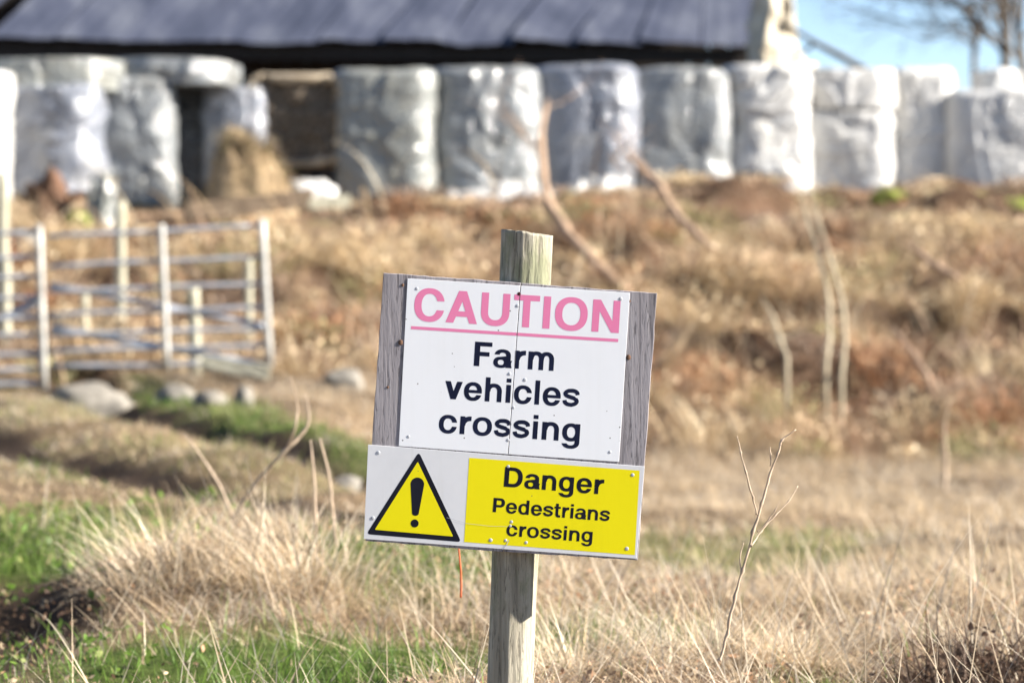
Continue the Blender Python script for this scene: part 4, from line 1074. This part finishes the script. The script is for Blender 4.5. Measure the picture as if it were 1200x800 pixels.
DRY = np.array([(.57, .455, .315), (.40, .295, .19), (.66, .57, .44), (.37, .32, .265), (.52, .40, .255)])
OLV = np.array([(.36, .34, .15), (.26, .29, .10), (.44, .37, .20)])
GRN = np.array([(.11, .195, .032), (.17, .265, .05), (.085, .145, .03), (.24, .27, .09)])
BRN = np.array([(.17, .11, .08), (.31, .19, .115), (.42, .29, .18), (.52, .40, .26), (.43, .255, .15), (.36, .31, .18), (.62, .51, .36)])

def pick(pal, n, jit=.15, idx=None):
    i = RNG.integers(0, len(pal), n) if idx is None else idx
    return pal[i] * (1 + RNG.normal(0, jit, (n, 1)))

def patch_idx(x, y, npal, sc, seed):
    q = fbm(x * sc, y * sc, 0, seed, 3) * 1.7 + .55 + RNG.normal(0, .16, len(x))
    return np.clip((q * npal).astype(int), 0, npal - 1)

def base_of(x, y, sink=.01):
    return np.stack([x, y, H(x, y) - sink], 1)

def short(x, y):
    """grazed low turf on the left meadow and on the crest of the bank"""
    f = 1 - .62 * sstep(.3, -.3, x) * sstep(9.6, 10.6, y) * sstep(22, 20, y)
    f = f * (1 - .35 * sstep(.2, .6, x) * sstep(8.5, 9.5, y) * sstep(21, 19, y)) * (1 - .22 * sstep(9.6, 9.0, y))
    td = np.abs(track_dist(x, y))
    f = f * (1 - .30 * sstep(2.2, 1.4, td) * sstep(4.5, 2.5, x))
    f = f * (1 - .70 * sstep(-.1, -.3, x) * sstep(7.75, 7.45, y))
    f = f * (1 - .6 * sstep(.5, .7, x) * sstep(6.9, 6.5, y)) * (1 - .45 * sstep(5.75, 5.4, y))
    f = f * (1 - .9 * gauss(x, y, -3.0, 30.9, 1.1, 1.5)) * (1 - .7 * gauss(x, y, -1.5, 7.6, .3, 1.0))
    return f * (1 - .68 * sstep(29.6, 31.2, y))

def tussocks(veg, n_t, per, y0, y1, Lr, Wr, pal, keepf, k, spread, sc_seed, flop=(.25, 1.4), m=.205):
    cx, cy = sample(n_t, y0, y1, m)
    kp = keepf(cx, cy) & (fbm(cx * 2.1, cy * 2.1, 0, 131, 3) > RNG.uniform(-.45, .08, len(cx))); cx = cx[kp]; cy = cy[kp]
    size = RNG.uniform(.6, 1.25, len(cx))
    ci = patch_idx(cx, cy, len(pal), .55, sc_seed)
    idx = np.repeat(np.arange(len(cx)), per)
    n = len(idx)
    ang = RNG.uniform(0, 2 * math.pi, n); rr = np.abs(RNG.normal(0, spread, n)) * size[idx]
    x = cx[idx] + rr * np.cos(ang); y = cy[idx] + rr * np.sin(ang)
    hm = np.clip(1 + .75 * fbm(x * 1.6, y * 1.6, 0, 121, 3), .3, 1.7)
    L = RNG.uniform(*Lr, n) * size[idx] * short(x, y) * hm; W = RNG.uniform(*Wr, n)
    comb = RNG.uniform(0, 6.28, len(cx))[idx]; lay = (RNG.uniform(0, 1, len(cx)) < .68)[idx]
    az = np.where(lay, comb + RNG.normal(0, .45, n), ang + RNG.normal(0, .6, n))
    th0 = np.clip(rr / (spread * 2.2), 0, 1) * .6 + RNG.uniform(0, .25, n) + lay * RNG.uniform(.3, 1.1, n)
    bend = RNG.uniform(*flop, n)
    pi = np.where(RNG.uniform(0, 1, n) < .6, ci[idx], RNG.integers(0, len(pal), n))
    veg.blades(base_of(x, y), L, W, az, th0, bend, pick(pal, n, .14, pi), k)

def not_soil(gw=1.0):
    def f(x, y):
        g, s, b = zones(x, y)
        return RNG.uniform(0, 1, len(x)) > np.clip(s * 1.1 + g * gw + b, 0, 1)
    return f

# -- dry grass of the verge and meadow
v = Veg()
tussocks(v, 2300, 26, 4.9, 9.6, (.10, .30), (.0013, .0036), DRY, not_soil(.75), 5, .06, 81, (.5, 2.4))
x, y = sample(26000, 5.0, 9.6)                                          # flattened thatch
kp = not_soil(.85)(x, y); x = x[kp]; y = y[kp]; n = len(x)
v.blades(base_of(x, y, -.01), RNG.uniform(.06, .2, n) * short(x, y), RNG.uniform(.0014, .0035, n), RNG.uniform(0, 6.28, n), RNG.uniform(.9, 1.5, n), RNG.uniform(-.2, .5, n), pick(DRY, n, .16, patch_idx(x, y, len(DRY), .8, 83)), 3)
x, y = sample(520, 5.1, 9.6)                                            # long single stems
kp = not_soil(.8)(x, y); x = x[kp]; y = y[kp]; n = len(x)
v.blades(base_of(x, y), RNG.uniform(.16, .40, n) * (.4 + .6 * short(x, y)), RNG.uniform(.0011, .0020, n), RNG.uniform(0, 6.28, n), RNG.uniform(.05, .6, n), RNG.uniform(.1, .9, n), pick(DRY[[2, 0]], n, .12), 5)
x, y = sample(2600, 5.2, 9.4)                                           # broad withered blades
kp = not_soil(.6)(x, y); x = x[kp]; y = y[kp]; n = len(x)
v.blades(base_of(x, y), RNG.uniform(.07, .2, n) * (.3 + .7 * short(x, y)), RNG.uniform(.004, .009, n), RNG.uniform(0, 6.28, n), RNG.uniform(.2, 1.1, n), RNG.uniform(.3, 1.6, n), pick(DRY[[1, 3, 4, 0]], n, .22), 4)
x, y = sample(1500, 5.1, 9.0)                                           # stiff broken stalks lying across
kp = not_soil(.5)(x, y); x = x[kp]; y = y[kp]; n = len(x)
v.blades(base_of(x, y, -.03), RNG.uniform(.12, .42, n) * (.4 + .6 * short(x, y)), RNG.uniform(.002, .0042, n), RNG.uniform(0, 6.28, n), RNG.uniform(.3, 1.45, n), RNG.uniform(-.1, .35, n), pick(DRY[[2, 0, 3]], n, .15), 4)
n = 150                                                                  # long pale stems fallen across the dark corner
x = RNG.uniform(.35, 1.45, n); y = RNG.uniform(5.7, 7.0, n)
v.blades(base_of(x, y, -.02), RNG.uniform(.18, .48, n), RNG.uniform(.002, .0042, n), RNG.uniform(0, 6.28, n), RNG.uniform(.25, 1.3, n), RNG.uniform(-.1, .5, n), pick(DRY[[2, 0]], n, .12) * 1.12, 6)
n = 60
x = RNG.uniform(-1.2, .4, n); y = RNG.uniform(5.6, 7.4, n)
v.blades(base_of(x, y, -.01), RNG.uniform(.12, .30, n), RNG.uniform(.0018, .0035, n), RNG.uniform(0, 6.28, n), RNG.uniform(.1, 1.0, n), RNG.uniform(.1, .8, n), pick(DRY[[2, 0]], n, .12) * 1.12, 6)
x, y = sample(12000, 5.2, 9.0)                                           # dead leaf scraps low in the thatch
kp = fbm(x * 2.2, y * 2.2, 0, 111, 3) > .02; x = x[kp]; y = y[kp]; n = len(x)
v.leaves(np.stack([x, y, H(x, y) + RNG.uniform(.0, .07, n)], 1), RNG.uniform(.004, .014, n), pick(BRN[[1, 3, 4, 0]], n, .25))
v.build("dry_grass", M['dry'], "blond dry grass tangled around the foot of the signpost", "grass")
v = Veg()
tussocks(v, 4200, 24, 9.4, 23.0, (.12, .34), (.003, .007), DRY, not_soil(.75), 3, .085, 85)
x, y = sample(42000, 9.4, 23.0)
kp = not_soil(.8)(x, y); x = x[kp]; y = y[kp]; n = len(x)
v.blades(base_of(x, y, -.01), RNG.uniform(.08, .26, n) * short(x, y), RNG.uniform(.003, .007, n), RNG.uniform(0, 6.28, n), RNG.uniform(.5, 1.4, n), RNG.uniform(-.1, .7, n), pick(DRY, n, .16, patch_idx(x, y, len(DRY), .6, 87)), 3)
v.build("dry_grass", M['dry'], "blond dry grass of the meadow between the sign and the bank", "grass")
# -- green turf
v = Veg()
x, y = sample(150000, 5.0, 20.5)
g, s, b = zones(x, y)
kp = RNG.uniform(0, 1, len(x)) < g * 1.1 * (1 - s) * np.clip(.75 + 1.3 * fbm(x * 3.0, y * 3.0, 0, 161, 3), .12, 1); x = x[kp]; y = y[kp]; n = len(x)
far = np.clip(y / 8, .8, 2.2)
v.blades(base_of(x, y), RNG.uniform(.04, .13, n) * np.where(y > 10, .7, 1) * np.clip(1 + .8 * fbm(x * 2.5, y * 2.5, 0, 151, 3), .35, 1.6), RNG.uniform(.0022, .0045, n) * far, RNG.uniform(0, 6.28, n), RNG.uniform(.0, .5, n), RNG.uniform(.2, 1.3, n), np.where((np.abs(track_dist(x, y)) < .5)[:, None], pick(OLV, n, .15), pick(GRN, n, .18, patch_idx(x, y, len(GRN), 1.2, 91))), 3)
x, y = sample(5200, 5.2, 9.5)
g, s, b = zones(x, y); kp = RNG.uniform(0, 1, len(x)) < .10 + .9 * g; x = x[kp]; y = y[kp]; n = len(x)
v.blades(base_of(x, y), RNG.uniform(.06, .17, n), RNG.uniform(.002, .004, n), RNG.uniform(0, 6.28, n), RNG.uniform(.0, .6, n), RNG.uniform(.2, 1.2, n), pick(GRN, n, .2), 4)
v.build("green_grass", M['green'], "short green grass in patches along the old track and left foreground", "grass")
# -- low green weeds on the bare hollow at the left
v = Veg()
x, y = sample(2600, 5.6, 11.0); g, s, b = zones(x, y)
kp = ((x < -.9) & (RNG.uniform(0, 1, len(x)) < .10 + .35 * g)) ; x = x[kp]; y = y[kp]
idx = np.repeat(np.arange(len(x)), 7); n = len(idx)
ctr = np.stack([x[idx] + RNG.normal(0, .025, n), y[idx] + RNG.normal(0, .025, n), H(x[idx], y[idx]) + RNG.uniform(.01, .07, n)], 1)
v.leaves(ctr, RNG.uniform(.008, .022, n), pick(GRN, n, .2))
v.build("weeds", M['green'], "small green leafy weeds around the bare hollow at left", "weeds")
# -- scrub on the bank: bushes of different kinds with dark hollows between them
v = Veg()
def on_bank(x, y):
    g, s, b = zones(x, y)
    return (RNG.uniform(0, 1, len(x)) < b) & (y < 33.9)
RUST = np.array([(.36, .19, .10), (.27, .13, .065), (.45, .27, .15)])
TAN = np.array([(.58, .45, .275), (.46, .33, .19), (.65, .54, .37)])
BARK = np.array([(.20, .14, .10), (.28, .20, .145), (.35, .265, .195)])
OLIVE = np.array([(.27, .25, .11), (.34, .30, .15), (.20, .19, .09)])
PINK = np.array([(.47, .335, .22), (.55, .415, .285), (.38, .26, .17)])
KINDS = [RUST, TAN, BARK, OLIVE, PINK]
cx, cy = sample(620, 20.8, 33.6)
kp = on_bank(cx, cy); cx = cx[kp]; cy = cy[kp]
for ux, uy, kd in zip(cx, cy, range(len(cx))):
    pz = fbm(np.array([ux * .35]), np.array([uy * .5]), 0, 141, 2)[0]
    pr = np.array([.14, .42, .12, .06, .26])
    if uy < 25 and ux > .4: pr = np.array([.38, .26, .12, .05, .19])
    if uy > 30: pr = np.array([.12, .40, .10, .20, .18])
    if pz > .25: pr = pr * np.array([.4, 2.2, .5, 1, 1])
    if pz < -.25: pr = pr * np.array([1.4, .4, 2.4, 1.2, 1])
    pal = KINDS[RNG.choice(5, p=pr / pr.sum())]
    R = RNG.uniform(.16, .46); hh = R * RNG.uniform(.7, 1.35) * float(short(np.array([ux]), np.array([uy]))[0])
    n = int(70 + 260 * R)
    a_ = RNG.uniform(0, 6.28, n); q = np.sqrt(RNG.uniform(0, 1, n)) * R * .7
    x = ux + q * np.cos(a_); y = uy + q * np.sin(a_)
    v.blades(base_of(x, y, .02), RNG.uniform(.55, 1.35, n) * hh, RNG.uniform(.006, .016, n), a_ + RNG.normal(0, .5, n), RNG.uniform(0, .5, n) + q / R * .5, RNG.uniform(.2, 1.7, n), pick(pal, n, .2), 3)
    n = int(60 + 220 * R)                                                # dead leaves held in the bush
    d3 = RNG.normal(0, 1, (n, 3)); d3 /= np.linalg.norm(d3, axis=1)[:, None]
    rad = RNG.uniform(.45, 1.05, n)[:, None]
    ctr = np.stack([np.full(n, ux), np.full(n, uy), np.full(n, Hs(ux, uy) + hh * .35)], 1) + d3 * rad * np.array([R, R, hh * .6])
    v.leaves(ctr, RNG.uniform(.014, .04, n), pick(pal, n, .25))
tussocks(v, 1500, 24, 20.6, 34.0, (.15, .45), (.006, .013), np.vstack([TAN, PINK, BARK]), on_bank, 3, .12, 95, (.2, 1.8))
x, y = sample(16000, 20.6, 33.8)                                        # litter and low tangle
kp = on_bank(x, y); x = x[kp]; y = y[kp]; n = len(x)
v.blades(base_of(x, y, -.02), RNG.uniform(.15, .5, n) * short(x, y), RNG.uniform(.006, .014, n), RNG.uniform(0, 6.28, n), RNG.uniform(.6, 1.5, n), RNG.uniform(-.2, .8, n), pick(np.vstack([BARK, RUST, PINK]), n, .2), 3)
x, y = sample(420, 21.0, 31.5)                                          # pale bramble canes arching over
kp = on_bank(x, y); x = x[kp]; y = y[kp]; n = len(x)
v.blades(base_of(x, y), RNG.uniform(.6, 1.5, n), RNG.uniform(.010, .020, n), RNG.uniform(0, 6.28, n), RNG.uniform(.2, 1.0, n), RNG.uniform(.6, 2.0, n), pick(np.vstack([TAN, PINK]), n, .15), 7, tip=.5)
v.build("bank_scrub", M['brush'], "brown bramble and dead bracken covering the bank below the bales", "scrub")
# -- dead plants in the near corner and matted clumps by the post
v = Veg()
def clump(px_, py_, R, hh, pal, nb, nl, lo, hi, wmax, lsz):
    a_ = RNG.uniform(0, 6.28, nb); q = np.sqrt(RNG.uniform(0, 1, nb)) * R
    x = px_ + q * np.cos(a_); y = py_ + q * np.sin(a_)
    v.blades(base_of(x, y, -.01), RNG.uniform(.5, 1.4, nb) * hh, RNG.uniform(.0018, wmax, nb), a_ + RNG.normal(0, .7, nb), RNG.uniform(lo, hi, nb), RNG.uniform(0, 1.2, nb), pick(pal, nb, .25), 4)
    if nl:
        d3 = RNG.normal(0, 1, (nl, 3)); d3 /= np.linalg.norm(d3, axis=1)[:, None]
        ctr = np.array((px_, py_, Hs(px_, py_) + hh * .3)) + d3 * RNG.uniform(.1, 1, nl)[:, None] * np.array((R, R, hh * .6))
        v.leaves(ctr, RNG.uniform(.4, 1, nl) * lsz, pick(pal, nl, .3))
DARK = np.array([(.055, .038, .028), (.09, .055, .038), (.12, .075, .05)])
for px_, py_, R, hh in ((1.02, 6.5, .16, .16), (1.3, 6.5, .2, .17), (1.12, 6.75, .18, .18), (1.2, 6.3, .2, .16)):
    clump(px_, py_, R, hh, DARK, 300, 420, .1, 1.2, .006, .016)
for px_, py_, R, hh in ((.17, 6.3, .13, .10), (.30, 6.7, .16, .12), (-.22, 6.35, .12, .10), (.48, 6.5, .12, .09)):
    clump(px_, py_, R, hh, np.vstack([PINK * .8, BARK]), 420, 160, .9, 1.5, .005, .012)
for px_, py_, R, hh in ((.16, 6.9, .14, .2), (.45, 7.1, .16, .2), (-.6, 8.2, .25, .24), (-1.0, 8.3, .25, .22), (.7, 7.0, .12, .16)):
    clump(px_, py_, R, hh, DRY[[2, 0, 2, 4]] * 1.1, 520, 0, .4, 1.3, .0045, .01)
v.build("dead_plants", M['dry'], "dark dead plants and matted brown clumps in the near grass", "plants")
# -- pale tuft poking out right of the sign, straw on the heap and in the open bale
v = Veg()
n = 90; c0 = P(772, 372, 23.6)
bp = np.tile(np.array((c0.x, c0.y, Hs(c0.x, c0.y) + .28)), (n, 1)) + RNG.normal(0, .05, (n, 3)) * np.array((1, 1, 0))
v.blades(bp, RNG.uniform(.4, .75, n), RNG.uniform(.008, .014, n), RNG.normal(0, .5, n), RNG.uniform(.3, .9, n), RNG.uniform(.2, .7, n), pick(DRY[[0, 4]], n), 4)
v.build("straw_tuft", M['dry'], "bright straw tuft sticking out behind the sign's top right corner", "grass")
v = Veg()
n = 4200; X_ = RNG.normal(0, .25, n); Y_ = RNG.normal(0, .25, n)
rr = np.hypot(X_ / .60, Y_ / .6); kp = rr < 1; X_ = X_[kp]; Y_ = Y_[kp]; rr = rr[kp]; n = len(X_)
v.blades(np.stack([X_, Y_, .80 * (1 - rr ** 2.2) * (1 - .35 * X_ / .60 + .35 * noise(X_ / .60 * 2.2, Y_ / .6 * 2.2, 0, 77)) - .03], 1), RNG.uniform(.08, .34, n), RNG.uniform(.005, .013, n), RNG.uniform(0, 6.28, n), RNG.uniform(.1, 1.6, n), RNG.uniform(0, 1.0, n), pick(np.vstack([DRY[[0, 1, 1]] * .75, BARK, OLIVE]), n, .25), 3)
v.build("straw", M['dry'], None, None, heap)
